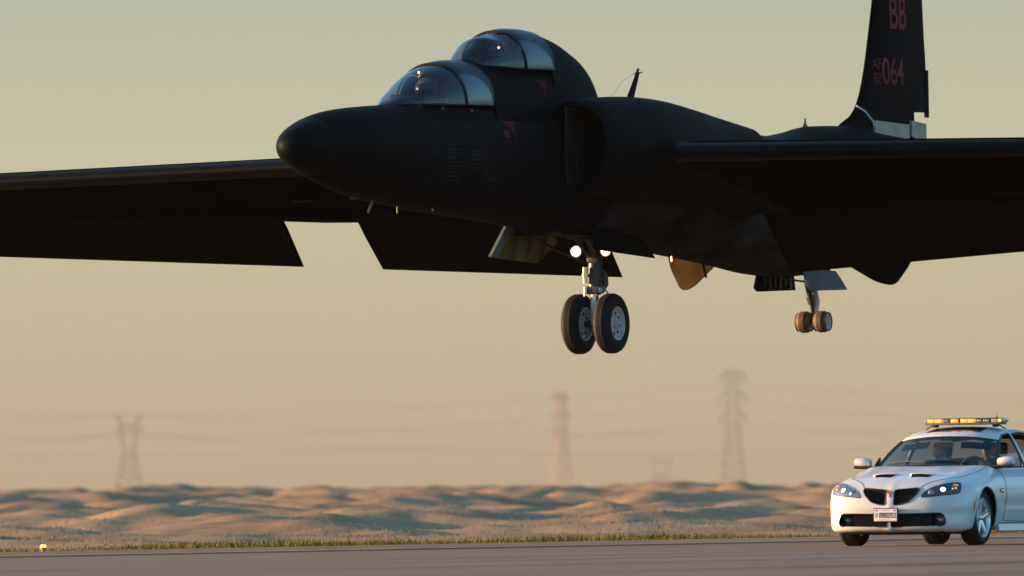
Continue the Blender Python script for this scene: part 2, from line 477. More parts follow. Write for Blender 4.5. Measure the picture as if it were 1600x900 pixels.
M_duct = mat('duct_primer_green', (.006, .0095, .007), .6, noise_amt=.3, noise_scale=2)
M_nose = mat('radome_black', (.0026, .0030, .0040), .5, spec=.022, noise_amt=.2, noise_scale=3)
M_red = mat('faded_red_marking', (.08, .012, .011), .9, spec=.03, noise_amt=.3, noise_scale=3)
M_redt = mat('tail_lettering_red', (.17, .030, .032), .9, spec=.03, noise_amt=.2, noise_scale=2.5)
M_stencil = mat('grey_stencil', (.028, .024, .024), .9, spec=.03)
M_lgrey = mat('bare_grey_panel', (.25, .205, .145), .6, noise_amt=.25, noise_scale=5)
M_white_seal = mat('white_sealant', (.5, .55, .6), .5)
M_olive = mat('zinc_primer_olive', (.10, .088, .028), .7, spec=.08, noise_amt=.4, noise_scale=3)
M_brake = mat('brake_sunlit_brown', (.024, .016, .007), .95, spec=0, noise_amt=.45, noise_scale=1.8)  # brown of the sunlit brake face, sunlight put into the colour
M_teal = mat('door_edge_skylit', (.09, .13, .11), .6, spec=.1, noise_amt=.2, noise_scale=6)  # skylight caught by the door edge, put into its colour
M_gear = mat('gear_leg_dark', (.02, .022, .025), .45, noise_amt=.2, noise_scale=8)
M_gearw = mat('gear_white_paint', (.42, .44, .46), .5, noise_amt=.2, noise_scale=9)
M_chrome = mat('oleo_chrome', (.7, .62, .5), .18, metal=1)
M_tyre = mat('aircraft_tyre_rubber', (.008, .008, .0085), .75, spec=.2, noise_amt=.3, noise_scale=6)
M_tailtyre = mat('sunlit_tail_rubber', (.085, .052, .022), .7, noise_amt=.3, noise_scale=8)  # orange sun on the treads is put into the rubber colour
M_rim = mat('grey_wheel_rim', (.36, .37, .40), .45, noise_amt=.15, noise_scale=12)
M_lamp = mat('landing_light_lens', (1, .9, .8), .2, emit=(1, .64, .42), estr=.5)
M_pin = mat('bright_pin_metal', (.35, .26, .2), .35, metal=1)
def glass(name, tint, refl=.12):
    m = bpy.data.materials.new(name); m.use_nodes = True; n = m.node_tree; n.nodes.clear()
    o = n.nodes.new('ShaderNodeOutputMaterial'); t = n.nodes.new('ShaderNodeBsdfTransparent'); g = n.nodes.new('ShaderNodeBsdfGlossy')
    t.inputs[0].default_value = (*tint, 1); g.inputs['Roughness'].default_value = .03
    lw = n.nodes.new('ShaderNodeFresnel'); gm = n.nodes.new('ShaderNodeNewGeometry'); io = n.nodes.new('ShaderNodeMapRange'); io.inputs['To Min'].default_value = 1.45; io.inputs['To Max'].default_value = 1 / 1.45
    n.links.new(gm.outputs['Backfacing'], io.inputs['Value']); n.links.new(io.outputs[0], lw.inputs['IOR'])
    ml = n.nodes.new('ShaderNodeMath'); ml.operation = 'MULTIPLY_ADD'; ml.inputs[1].default_value = .85; ml.inputs[2].default_value = refl; ml.use_clamp = True
    n.links.new(lw.outputs[0], ml.inputs[0])
    mx = n.nodes.new('ShaderNodeMixShader'); n.links.new(ml.outputs[0], mx.inputs[0]); n.links.new(t.outputs[0], mx.inputs[1]); n.links.new(g.outputs[0], mx.inputs[2])
    n.links.new(mx.outputs[0], o.inputs['Surface']); return m
M_cglass = glass('canopy_glass', (.46, .50, .58), .0)
M_shade = mat('canopy_sunshade', (.065, .082, .105), .35, noise_amt=.08, noise_scale=1.5)
M_canopy = mat('canopy_gloss_black', (.008, .010, .016), .34, spec=.06)
M_frame = mat('canopy_frame_black', (.004, .0045, .006), .45, spec=.2)

plane = empty('jet_aircraft', (1.12, 200.0, 2.568), radians(-116.0)); plane.rotation_euler[0] = radians(.5)
tag(plane, 'black twin cockpit spy jet flying low over the runway with wheels and flaps down', 'aircraft')

def ell(yc, zc, ry, rz, n=40, p=2., u=0., tilt=0.):
    r = []
    for k in range(n):
        a = 2 * pi * k / n; c, s_ = cos(a), sin(a)
        y = yc + ry * math.copysign(abs(c) ** (2 / p), c); z = zc + rz * math.copysign(abs(s_) ** (2 / p), s_)
        r.append((u + tilt * (z - zc), y, z))
    return r
# u, top, bottom, half width, exponent
FUS = [(-10.95, 2.98, 2.10, .40, 2), (-10.2, 3.06, 1.95, .52, 2), (-9.0, 3.14, 1.68, .66, 2), (-8.0, 3.21, 1.45, .76, 2), (-7.0, 3.19, 1.22, .85, 2), (-6.4, 3.11, 1.10, .90, 2),
       (-5.5, 3.03, 1.10, .96, 2.1), (-4.06, 3.06, 1.22, 1.0, 2.1), (-2.98, 3.14, 1.31, 1.02, 2.1), (-1.2, 3.335, 1.43, 1.0, 2.1), (0.0, 3.42, 1.51, .94, 2.2), (.6, 3.42, 1.555, .86, 2.25), (1.56, 3.36, 1.63, .76, 2.3), (2.6, 3.30, 1.70, .72, 2.35),
       (3.5, 3.26, 1.76, .71, 2.4), (4.6, 3.25, 1.82, .70, 2.4), (5.4, 3.25, 1.87, .68, 2.35), (6.3, 3.235, 1.95, .655, 2.25), (6.9, 3.21, 2.0, .63, 2.15), (7.5, 3.17, 2.09, .585, 2.05), (7.9, 3.13, 2.165, .53, 2),
       (8.3, 3.06, 2.255, .455, 2), (8.6, 2.985, 2.33, .375, 2), (8.85, 2.90, 2.41, .285, 2), (8.98, 2.83, 2.475, .205, 2), (9.06, 2.75, 2.55, .115, 2), (9.085, 2.66, 2.64, .01, 2)]
us = []
for (a, *_), (b, *_) in zip(FUS, FUS[1:]):
    n = max(2, int((b - a) / .18)); us += [lerp(a, b, k / n) for k in range(n)]
us.append(9.085)
def fus_ring(u, n=56, grow=0.):
    zt, zb, hw, p = spline(FUS, u)
    return ell(0, (zt + zb) / 2, hw + grow, (zt - zb) / 2 + grow, n, p, u)
NOSE_U = 8.42
body = MB().loft([fus_ring(u) for u in us if u <= NOSE_U] + [fus_ring(NOSE_U)]).build('fuselage', M_black, plane, True, 50)
nose = MB().loft([fus_ring(NOSE_U)] + [fus_ring(u) for u in us if u > NOSE_U]).build('radome', M_nose, plane, True, 60)
mb = MB(); r0 = fus_ring(NOSE_U, 56, .002); r1 = fus_ring(NOSE_U - .03, 56, .002); mb.loft([r0, r1], cap=False); mb.build('seam_ring', M_black, body, True)
# belly skin: a slightly proud worn panel set under the wing roots
for (ua, ub) in ((-6.3, -5.1), (-5.08, -3.8), (-3.78, -2.4), (-2.38, -1.0), (-.98, 0.9)):
    rings = []
    for k in range(9):
        u = lerp(ua, ub, k / 8); R = fus_ring(u, 56, .004)
        rings.append([R[i % 56] for i in range(28, 57)])
    MB().loft(rings, closed=False, cap=False).build('belly_panel', M_belly, body, True)
# panel rings on the forward fuselage
for u in (6.45, 3.0, -7.6, -9.2):
    a = fus_ring(u, 56, .0015); b = fus_ring(u - .012, 56, .0015); MB().loft([a, b], cap=False).build('panel_joint', M_dark, body, True)

# second cockpit hump with its long rounded back
HUMP = [(.18, 3.42, .10), (.26, 3.62, .25), (.42, 3.80, .37), (.70, 3.965, .46), (1.0, 4.075, .50), (1.4, 4.19, .53), (1.8, 4.262, .55), (2.14, 4.302, .56)]
def dome_ring(u, zt, hw, zb, p=2.1, n=25, grow=0.):
    return [(u, (hw + grow) * math.copysign(abs(cos(a)) ** (2 / p), cos(a)), zb + (zt + grow - zb) * abs(sin(a)) ** (2 / p)) for a in [pi * k / (n - 1) for k in range(n)]]
rings = []
for k in range(34):
    t = k / 33; u = .165 + (2.14 - .165) * t ** 1.3
    zt, hw = spline(HUMP, u); rings.append(dome_ring(u, zt, hw, 2.9, 2.0 + .1))
MB().loft(rings).build('cockpit_fairing', M_black, plane, True, 60)
# saddle between the two canopies
SAD = [(2.05, 3.82, .555), (3.0, 3.82, .55), (3.6, 3.85, .545), (3.98, 3.865, .535)]
rings = []
for k in range(20):
    u = lerp(2.05, 3.98, k / 19); zt, hw = spline(SAD, u); rings.append(dome_ring(u, zt, hw, 2.9, lerp(3.4, 2.5, k / 19)))
MB().loft(rings).build('canopy_saddle', M_black, plane, True, 60)

# canopies: rows (u, crown height, half width, base height)
def canopy(rows, bow, rear, rearwin, name, seats):
    def P(u, a, grow=0.):
        zt, hw, zb = spline(rows, u)
        c, s_ = cos(a), sin(a); p = 2.1
        return (u, (hw + grow) * math.copysign(abs(c) ** (2 / p), c), zb + (zt + grow - zb) * abs(s_) ** (2 / p))
    tip = rows[-1][0]
    def patch(u0, u1, a0, a1, nu=16, na=14, grow=0.):
        R = []
        for i in range(nu + 1):
            u = lerp(u0, u1, i / nu); A0 = a0(u) if callable(a0) else a0; A1 = a1(u) if callable(a1) else a1
            R.append([P(u, lerp(A0, A1, j / na), grow) for j in range(na + 1)])
        return MB().loft(R, closed=False, cap=False)
    grp = empty(name); grp.parent = plane
    patch(bow + .03, tip - .004, 0, pi, 26, 28).build('windshield', M_cglass, grp, True)
    def top(u):
        t = min(1, max(0, (u - rearwin) / (bow - rearwin))); return .80 * sqrt(max(0, 1 - (1 - t) ** 2.2)) ** 1.1
    for s_ in (0, 1):
        f = (lambda a: a) if s_ == 0 else (lambda a: pi - a)
        a0, a1 = (0, top) if s_ == 0 else ((lambda u: pi - top(u)), pi)
        patch(rearwin, bow - .03, a0, a1, 16, 10).build('side_window', M_cglass, grp, True)
        patch(rearwin, bow - .03, a0, a1, 16, 10, -.02).build('sunshade', M_shade, grp, True)
    patch(rearwin, bow - .03, top, lambda u: pi - top(u), 16, 20).build('hood', M_canopy, grp, True)
    if rear < rearwin: patch(rear, rearwin, 0, pi, 10, 24).build('hood', M_canopy, grp, True)
    # bow frame, sill rails
    m = MB(); m.tube([P(bow, a, .004) for a in [pi * k / 28 for k in range(29)]], .020, 8); m.build('bow_frame', M_frame, grp, True)
    patch(bow + .02, bow + .10, .75, pi - .75, 3, 20, -.012).build('bow_band', M_frame, grp, True)
    for s_ in (0, pi):
        m = MB(); m.tube([P(lerp(rearwin + .02, tip - .03, k / 20), s_, .0) for k in range(21)], .012, 8); m.build('sill_rail', M_frame, grp, True)
    return grp, P
FC = [(3.95, 3.86, .50, 3.26), (4.3, 3.87, .52, 3.26), (4.6, 3.855, .525, 3.255), (4.86, 3.80, .52, 3.255), (5.1, 3.735, .495, 3.25), (5.4, 3.62, .44, 3.25), (5.65, 3.51, .36, 3.25), (5.88, 3.41, .275, 3.25), (6.05, 3.33, .195, 3.245), (6.2, 3.26, .10, 3.235), (6.25, 3.235, .03, 3.23)]
front_c, FP = canopy(FC, 4.86, 3.97, 4.02, 'front_canopy', 1)
RC = [(2.1, 4.306, .50, 3.77), (2.45, 4.326, .50, 3.77), (2.75, 4.32, .495, 3.77), (3.0, 4.265, .485, 3.77), (3.2, 4.215, .46, 3.77), (3.4, 4.19, .42, 3.78), (3.62, 4.08, .35, 3.79), (3.80, 3.97, .26, 3.80), (3.91, 3.89, .15, 3.82), (3.95, 3.86, .04, 3.84)]
rear_c, RP = canopy(RC, 2.98, 2.12, 2.16, 'rear_canopy', 1)
# windshield posts of the rear cockpit and the flat centre pane's frame
for s_ in (-1, 1):
    m = MB(); m.tube([(3.66, s_ * .13, 3.83), (3.48, s_ * .12, 4.0), (3.16, s_ * .11, 4.18)], [.045, .035, .04], 8); m.build('windshield_post', M_frame, rear_c)
m = MB(); m.tube([(3.58, -.26, 3.87), (3.58, .26, 3.87)], .024, 6); m.build('windshield_post', M_frame, rear_c)
R = []
for k in range(14):
    u = lerp(6.24, 5.05, k / 13); q = sin(pi * min(1, (k / 13) * 1.15 + .02)) if k < 12 else .2; R.append(dome_ring(u, 3.22 + .125 * max(.05, q), .12 + .24 * min(1, k / 5), 3.0, 2.2))
MB().loft(R).build('windshield_base', M_frame, front_c, True, 60)
# sills that close the gap between glass and fuselage
for rows, u0, u1 in ((FC, 3.72, 6.23),):
    R = []
    for k in range(22):
        u = lerp(u0, u1, k / 21); zt, hw, zb = spline(rows, u); R.append(dome_ring(u, zb + .015, hw + .025, 2.75, 5.0))
    MB().loft(R).build('canopy_sill', M_black, plane, True, 40)
# cockpit fittings seen through the glass
def cockpit(par, u, z, bow):
    m = MB(); m.box((u + .42, 0, z + .07), (.22, .5, .14), None, .04); m.box((u + .55, 0, z + .02), (.2, .4, .08), None, .03); m.build('instrument_coaming', M_frame, par, True, 40)
    m = MB(); m.tube([(bow, -.18, z + .36), (bow + .05, -.05, z + .46), (bow + .05, .12, z + .47), (bow, .2, z + .36)], .014, 6); m.build('mirror_rail', M_frame, par)
    m = MB(); m.box((u - .34, 0, z + .14), (.12, .34, .5), Matrix.Rotation(radians(-12), 3, 'Y'), .04); m.box((u - .30, 0, z + .34), (.1, .24, .14), Matrix.Rotation(radians(-12), 3, 'Y'), .03); m.build('ejection_seat', M_frame, par, True, 40)
    for s_ in (-1, 1):
        m = MB(); m.tube([(u - .22, s_ * .10, z + .34), (u - .12, s_ * .12, z + .2), (u + .02, s_ * .13, z)], .018, 6); m.build('seat_strap', mat('strap_red', (.25, .03, .03), .6), par)
        m = MB(); m.tube([(u + .55, s_ * .34, z + .02), (u + .2, s_ * .40, z + .06), (u - .1, s_ * .38, z + .05)], .02, 6); m.build('console_rail', M_gear, par)
    m = MB(); m.tube([(bow + .06, .30, z + .16), (bow - .1, .36, z + .20)], .012, 6); m.build('handle', M_red, par)
cockpit(front_c, 5.1, 3.25, 4.9)
cockpit(rear_c, 2.95, 3.79, 2.98)
M_bulb = mat('cockpit_lamp_bulb', (1, .7, .4), .3, emit=(1, .55, .22), estr=.9)
for par, p, r in ((front_c, (5.32, .05, 3.68), .016), (rear_c, (3.26, .22, 4.05), .018)):
    m = MB(); m.lathe([(0, -r)] + [(r * cos(a), r * sin(a)) for a in [radians(q) for q in range(-60, 61, 30)]] + [(0, r)], p, 'Z', 10); m.build('lamp', M_bulb, par, True)

# air intakes
def intake(s_):
    N = 40; root = empty('air_intake'); root.parent = plane
    rows = [(2.30, .83, 2.76, .49, .545), (2.27, .83, 2.76, .52, .575), (2.18, .83, 2.76, .545, .60), (1.9, .82, 2.75, .575, .635), (1.3, .81, 2.74, .60, .675), (.5, .80, 2.72, .60, .71), (-.4, .76, 2.68, .57, .72), (-1.4, .70, 2.62, .50, .70), (-2.6, .60, 2.55, .42, .66), (-3.8, .5, 2.5, .38, .6)]
    rs = []
    for i in range(40):
        u = lerp(-3.8, 2.3, i / 39); v = spline(sorted(rows), u); rs.append(ell(s_ * v[0], v[1], v[2], v[3], N, 2.15, u))
    for i, r in enumerate(rows[::-1]): pass
    for u in (2.285, 2.3): v = spline(sorted(rows), u); rs.append(ell(s_ * v[0], v[1], v[2] - (.006 if u > 2.29 else 0), v[3] - (.006 if u > 2.29 else 0), N, 2.15, u + .004))
    MB().loft(rs, cap=False).build('cowl', M_black, root, True)
    ins = [ell(s_ * .83, 2.76, a, b, N, 2.15, u) for u, a, b in ((2.304, .484, .539), (2.29, .468, .522), (2.2, .455, .508), (1.8, .44, .495), (1.2, .43, .48), (.4, .40, .46))]
    MB().loft(ins, cap=False).build('duct', M_dark, root, True)
    MB().loft([ins[-1], ell(s_ * .83, 2.76, .01, .01, N, 2, .42)], cap=False).build('compressor_face', M_dark, root, True)
    # splitter wall against the fuselage, lighter primer inside
    m = MB(); prof = []
    for k in range(15):
        a = lerp(-pi / 2, pi / 2, k / 14); prof.append((2.34 - .05 * (1 - cos(a)), 2.755 + .52 * sin(a)))
    vs = []
    for t, y in ((0, .735), (1, .755)):
        for (u, z) in prof: vs.append((u + .02, s_ * y, z))
        for (u, z) in prof[::-1]: vs.append((1.2, s_ * (y - .05), z))
    L = len(prof) * 2
    fs = [tuple(range(L)), tuple(range(L, 2 * L))[::-1]] + [(i, (i + 1) % L, L + (i + 1) % L, L + i) for i in range(L)]
    m.add(vs, fs); m.build('splitter_wall', M_duct, root)
    # dark vent panel behind the lip
    m = MB(); R = []
    for i in range(4):
        u = lerp(.45, .75, i / 3); v = spline(sorted(rows), u); R.append([(u, s_ * (v[0] + (v[2] + .006) * abs(cos(a)) ** (2/2.15)), v[1] + (v[3] + .006) * math.copysign(abs(sin(a)) ** (2/2.15), a)) for a in [radians(q) for q in range(-12, 40, 6)]])
    m.loft(R, closed=False, cap=False).build('vent_panel', M_dark, root, True)
for s_ in (1, -1): intake(s_)

# wings
def wing_sec(y):
    """returns section points (u, z) of the fixed wing box at span y: nose, top, hinge"""
    le = .95 - .10 * (y - 1); hz = -2.65 + .048 * (y - 1); zt = 2.845 - .0165 * y; th = lerp(1, .45, (y - 1) / 14.7)
    c = le - hz; zh = 1.90 + .022 * y
    top = [(0, -.165), (.006, -.115), (.02, -.075), (.05, -.035), (.10, -.01), (.18, 0), (.30, -.035), (.45, -.12), (.6, -.24), (.8, -.42)]
    bot = [(.006, -.205), (.02, -.235), (.06, -.285), (.14, -.35), (.28, -.43), (.45, -.53), (.65, -.67), (.85, -.82)]
    pts = []
    for t, d in top: pts.append((le - t * c, zt + d * (.55 + .45 * th) ))
    # blend towards the hinge line
    zte_t = zh + .15 * th; zte_b = zh
    P = [(u, lerp(z, lerp(zt, zte_t, (le - u) / c), 0 if (le - u) / c < .35 else ((le - u) / c - .35) / .65)) for u, z in pts]
    P.append((hz, zte_t)); P.append((hz, zte_b))
    B = []
    for t, d in bot:
        u = le - t * c; z = zt + d * (.55 + .45 * th); B.append((u, lerp(z, lerp(zt - .35 * th, zte_b, t), 0 if t < .1 else (t - .1) / .9)))
    return P + B[::-1]
for s_ in (1, -1):
    R = [[(u, s_ * y, z) for u, z in wing_sec(y)] for y in [lerp(.5, 15.7, k / 24) for k in range(25)]]
    w_ = MB().loft(R).build('wing', M_wingm, plane, True, 35)
    R = []
    for k in range(25):
        q = wing_sec(lerp(.9, 15.6, k / 24)); q = [q[-3], q[-2], q[-1], q[0], q[1], q[2], q[3]]; R.append([(u + .002, s_ * lerp(.9, 15.6, k / 24), z + (.002 if j > 3 else -.002)) for j, (u, z) in enumerate(q)])
    MB().loft(R, closed=False, cap=False).build('leading_edge', M_le, plane, True)
    def flap(y0, y1, name='flap', dr=1.):
        R = []
        for k in range(7):
            y = lerp(y0, y1, k / 6); th = lerp(1, .45, (y - 1) / 14.7)
            hz = -2.65 + .048 * (y - 1); zh = 1.90 + .022 * y; ute = hz - .92 * lerp(1, .6, (y - 1) / 15); zte = lerp(zh - .1, 1.095 + .0545 * (y - 1.33), dr)
            yy = y + (0.12 if y == y0 and y0 > 5 else 0) * 0
            R.append([(hz - .012, s_ * y, zh + .13 * th), (hz - .3, s_ * y, lerp(zh + .13 * th, zte, .34) + .03), (ute, s_ * y, zte + .012), (ute, s_ * y, zte), (hz - .3, s_ * y, lerp(zh, zte, .32) - .06 * th), (hz - .012, s_ * y, zh - .02)])
        f = MB().loft(R).build(name, M_flap, plane, True, 30)
        return f
    flap(1.28, 4.82 if s_ < 0 else 5.2); flap(6.0, 10.9); flap(10.95, 15.2, 'aileron', .25)
    m = MB(); m.loft([[(-2.42, s_ * y, 2.02 + .022 * (y - 4)), (-2.98, s_ * y, z - .0), (-2.98, s_ * y, z - .02), (-2.42, s_ * y, 1.93 + .02 * (y - 4))] for y, z in ((4.84, 1.95), (5.55, 1.965), (5.98, 2.10))]); m.build('flap_gap_fairing', M_wingm, plane)
    # root fillet
    R = []
    for k in range(9):
        y = lerp(.9, 1.7, k / 8); g = (1 - k / 8) ** 2 * .22; R.append([(u + g * .6 * (1 if i < 4 else 0), s_ * y, z + (g if i < 11 else -g * .6)) for i, (u, z) in enumerate(wing_sec(y))])
    MB().loft(R).build('wing_root_fillet', M_black, plane, True, 50)
# small marks under the starboard wing
for (u, y) in ((-1.0, -4.9), (-.2, -3.6)):
    m = MB(); m.box((u, y, 2.2), (.05, .3, .03)); m.build('wing_placard', M_stencil, plane)

# speed brakes swung out of the rear fuselage
for s_ in (1, -1):
    out = [(.72, 2.05), (1.75, 2.0), (1.86, 1.75), (1.86, 1.35), (1.80, 1.10), (1.66, .985), (1.52, .97), (1.35, 1.06), (1.0, 1.28), (.72, 1.42)]
    out = round_poly([(.72, 2.05), (1.78, 2.02), (1.90, 1.35), (1.62, .92), (1.40, .98), (.72, 1.44)], .22, 6)
    m = MB(); n = len(out); vs = []
    for t in (0, .045):
        for y, z in out: vs.append((-5.75 - (y - .72) * .45 - t, s_ * y, z))
    m.add(vs, [tuple(range(n)), tuple(range(n, 2 * n))[::-1]] + [(i, (i + 1) % n, n + (i + 1) % n, n + i) for i in range(n)])
    b = m.build('speed_brake', M_brake if s_ < 0 else M_black, plane)  # sunlit starboard brake coloured brown, shaded port one black
    m = MB(); m.tube([(-6.2, s_ * .8, 1.6), (-6.15, s_ * 1.3, 1.5)], .04); m.build('actuator', M_gear, b)

# fin, rudder, tailplane
FIN = [(2.95, -7.7, -10.96), (3.2, -7.88, -10.94), (3.30, -8.22, -10.93), (3.42, -8.45, -10.93), (3.64, -8.65, -10.92), (4.0, -8.83, -10.92), (4.46, -8.99, -10.88), (5.0, -9.16, -10.84), (5.95, -9.46, -10.76)]
def fin_ring(z, a, b, th, y0=0.):
    c = a - b; P = [(0, 0), (.02, .3), (.08, .62), (.2, .9), (.38, 1), (.6, .82), (.8, .5), (1, .06)]
    up = [(a - t * c, y0 + th * h, z) for t, h in P]; dn = [(a - t * c, y0 - th * h, z) for t, h in P[1:]][::-1]
    return up + dn
def fin_th(z): return lerp(.125, .075, min(1, max(0, (z - 3) / 3)))
zs = [2.95 + .1 * k for k in range(31)]
HG = .70   # share of the chord ahead of the rudder hinge
R = []; RR = []
for z in zs:
    a, b = spline(FIN, z); th = fin_th(z); full = fin_ring(z, a, b, th); h = -10.42 + .09 * (z - 3)
    c = a - b
    def yat(u):
        t = (a - u) / c; P = [(0, 0), (.02, .3), (.08, .62), (.2, .9), (.38, 1), (.6, .82), (.8, .5), (1, .06)]
        return th * spline([(p, q) for p, q in P], t)[0]
    uu = [lerp(a, h + .012, (k / 12) ** 1.6) for k in range(13)]
    R.append([(u, yat(u), z) for u in uu] + [(u, -yat(u), z) for u in uu[::-1][:-1]])
    if z > 3.36:
        uu = [lerp(h, b, k / 4) for k in range(5)]; RR.append([(u, yat(u), z) for u in uu] + [(u, -yat(u), z) for u in uu[::-1]])
MB().loft(R).build('fin', M_black, plane, True, 50)
rud = MB().loft(RR).build('rudder', M_black, plane, True, 50)
m = MB(); m.loft([[(-10.90, .022, z), (-10.985 - .02 * (4.05 - z) * 0, .016, z), (-10.985, -.016, z), (-10.90, -.022, z)] for z in (3.38, 3.7, 4.05)]); m.build('trim_tab', M_black, rud)
def fin_text(txt, u0, z0, w_, h, m_, name):
    cu = bpy.data.curves.new('lettering', 'FONT'); cu.body = txt; cu.size = 1; cu.offset = .012 if h > .3 else -.004; cu.space_character = 1.0
    o = bpy.data.objects.new('tmp', cu); COL.objects.link(o); bpy.context.view_layer.update()
    me = bpy.data.meshes.new_from_object(o.evaluated_get(bpy.context.evaluated_depsgraph_get())); bpy.data.objects.remove(o)
    xs_ = [v.co.x for v in me.vertices]; ys_ = [v.co.y for v in me.vertices]; x0, x1, y0, y1 = min(xs_), max(xs_), min(ys_), max(ys_)
    for v in me.vertices:
        u = u0 - (v.co.x - x0) / (x1 - x0) * w_; z = z0 + (v.co.y - y0) / (y1 - y0) * h
        a, b = spline(FIN, z); t = (a - u) / (a - b)
        P = [(0, 0), (.02, .3), (.08, .62), (.2, .9), (.38, 1), (.6, .82), (.8, .5), (1, .06)]
        v.co = (u, fin_th(z) * spline(P, t)[0] + .006, z)
    return link(name, me, plane, m_)
fin_text('BB', -9.53, 4.605, .58, .46, M_redt, 'tail_code')
fin_text('064', -9.235, 3.81, .72, .385, M_redt, 'serial_number')
fin_text('AF', -8.985, 4.03, .22, .145, M_redt, 'serial_prefix')
fin_text('80', -8.985, 3.82, .22, .155, M_redt, 'serial_prefix')
# grey panels at the foot of the fin
for u0, u1, z0, z1 in ((-8.83, -10.02, 3.06, 3.29), (-10.06, -10.60, 3.04, 3.31)):
    m = MB(); vs = []
    for y in (.125, .165):
        vs += [(u0, y, z1 + .01), (u1, y - .02, z1 - .03), (u1, y - .02, z0 - .02), (u0, y, z0 + .05)]
    m.add(vs, [(0, 1, 2, 3), (7, 6, 5, 4), (0, 4, 5, 1), (1, 5, 6, 2), (2, 6, 7, 3), (3, 7, 4, 0)]); m.build('fin_root_panel', M_lgrey, plane)
m = MB(); m.tube([(-8.13, .045, 3.48) if False else (-8.50, .03, 3.50), (-8.62, .11, 3.42), (-8.78, .14, 3.30), (-8.90, .16, 3.14)], .011, 6); m.build('fin_seam', M_white_seal, plane)
for s_ in (1, -1):
    R = []
    for k in range(7):
        y = lerp(.3, 3.3, k / 6); a = -9.0 - .25 * k / 6; b = -10.7 + .35 * k / 6; c = a - b
        R.append([(a - t * c, s_ * y, 2.55 + h * lerp(.1, .05, k / 6)) for t, h in ((0, 0), (.03, .5), (.3, 1), (1, .08), (1, -.08), (.3, -1), (.03, -.5))])
    MB().loft(R).build('tailplane', M_black, plane, True, 40)
m = MB(); m.lathe([(.36, -.12), (.40, 0), (.37, .002), (.33, -.1), (.3, .3)], (-10.95, 0, 2.54), 'X', 28); m.build('exhaust_nozzle', M_gear, plane, True, 50)

# aerials, drains
m = MB(); m.loft([[(-1.00, .02, 3.40), (-1.16, .03, 3.40), (-1.30, .0, 3.40), (-1.16, -.03, 3.40)], [(-1.40, .012, 3.83), (-1.46, .018, 3.83), (-1.54, 0, 3.83), (-1.46, -.018, 3.83)]]); m.build('blade_aerial', M_dark, plane)
m = MB(); m.tube([(-1.46, 0, 3.83), (-1.49, 0, 3.87)], .02, 6); m.tube([(-1.36, 0, 3.80), (-1.62, 0, 3.83)], .008, 5); m.build('aerial_tip', M_frame, plane)
m = MB(); m.tube([(-1.44, 0, 3.83), (-1.0, 0, 3.70), (-.52, 0, 3.43)], .005, 5); m.build('aerial_wire', M_gearw, plane)
m = MB(); m.tube([(-2.90, 0, 3.2), (-2.90, 0, 3.32)], .03, 8); m.build('stub_aerial', M_gearw, plane)
m = MB(); m.loft([[(-6.75, .015, 3.16), (-6.98, 0, 3.16), (-6.75, -.015, 3.16)], [(-6.82, .008, 3.22), (-6.88, 0, 3.22), (-6.82, -.008, 3.22)], [(-6.84, .006, 3.3), (-6.87, 0, 3.3), (-6.84, -.006, 3.3)]]); m.build('tail_aerial', M_frame, plane)
for p, q, r in (((6.60, 0, 2.02), (6.78, 0, 1.83), .016), ((5.92, 0, 1.93), (5.92, 0, 1.82), .014), ((5.35, .2, 1.93), (5.32, .22, 1.86), .012), ((-2.46, 0, 1.40), (-2.46, 0, 1.26), .02), ((-3.40, 0, 1.32), (-3.52, 0, 1.07), .018)):
    m = MB(); m.tube([p, q], r, 8); m.lathe([(0, -r*1.3), (r*1.3, 0), (0, r*1.3)], q, 'Z', 8); m.build('drain_probe', M_pin if p[0] not in (5.92, -3.40) else M_frame, plane)

# decals pressed on the port side: warning triangles, a red placard, rows of stencils
from mathutils.bvhtree import BVHTree
bpy.context.view_layer.update()
def bvh_of(objs):
    vs = []; fs = []
    for o in objs:
        n = len(vs); vs += [v.co.copy() for v in o.data.vertices]; fs += [[i + n for i in p.vertices] for p in o.data.polygons]
    return BVHTree.FromPolygons(vs, fs)
hull = bvh_of([o for o in plane.children_recursive if o.type == 'MESH' and o.name.split('.')[0] in ('fuselage', 'cockpit_fairing', 'canopy_saddle', 'canopy_sill')])
def decal(poly, m_, name, holes=(), fine=0):
    """poly: (u, z) outline seen from port, laid 4 mm off the skin"""
    if fine:
        v2, f2 = refine_fill(poly, fine)
    else:
        v2 = None
    vs = [Vector(p) for p in poly]; n = len(vs); eds = [(i, (i + 1) % n) for i in range(n)]
    for h in holes:
        b = len(vs); vs += [Vector(p) for p in h]; eds += [(b + i, b + (i + 1) % len(h)) for i in range(len(h))]
    if v2 is None: v2, e2, f2, *_ = delaunay_2d_cdt(vs, eds, [], 4 if holes else 1, 1e-6)
    out = []
    for v in v2:
        h = hull.ray_cast(Vector((v.x, 4, v.y)), Vector((0, -1, 0)))
        p = h[0] if h[0] is not None else Vector((v.x, .6, v.y)); nn = h[1] if h[0] is not None else Vector((0, 1, 0))
        if nn.y < 0: nn = -nn
        out.append(p + nn * .004)
    return mk(name, out, [tuple(f) for f in f2 if len(f) >= 3], plane, m_)
def tri(u, z, w_, h):
    a = [(u + w_/2, z), (u - w_/2, z), (u, z - h)]; c = (u, z - h * .32); b = [(lerp(c[0], p[0], .45), lerp(c[1], p[1], .45)) for p in a]
    return a, b
a, b = tri(3.70, 3.05, .42, .25); decal(a, M_red, 'warning_triangle', [b])
decal([(4.02, 2.93), (3.86, 2.93), (3.86, 2.83), (4.02, 2.83)], M_red, 'red_placard')
a, b = tri(2.47, 3.62, .30, .24); decal(a, M_red, 'warning_triangle', [b])
random.seed(11)
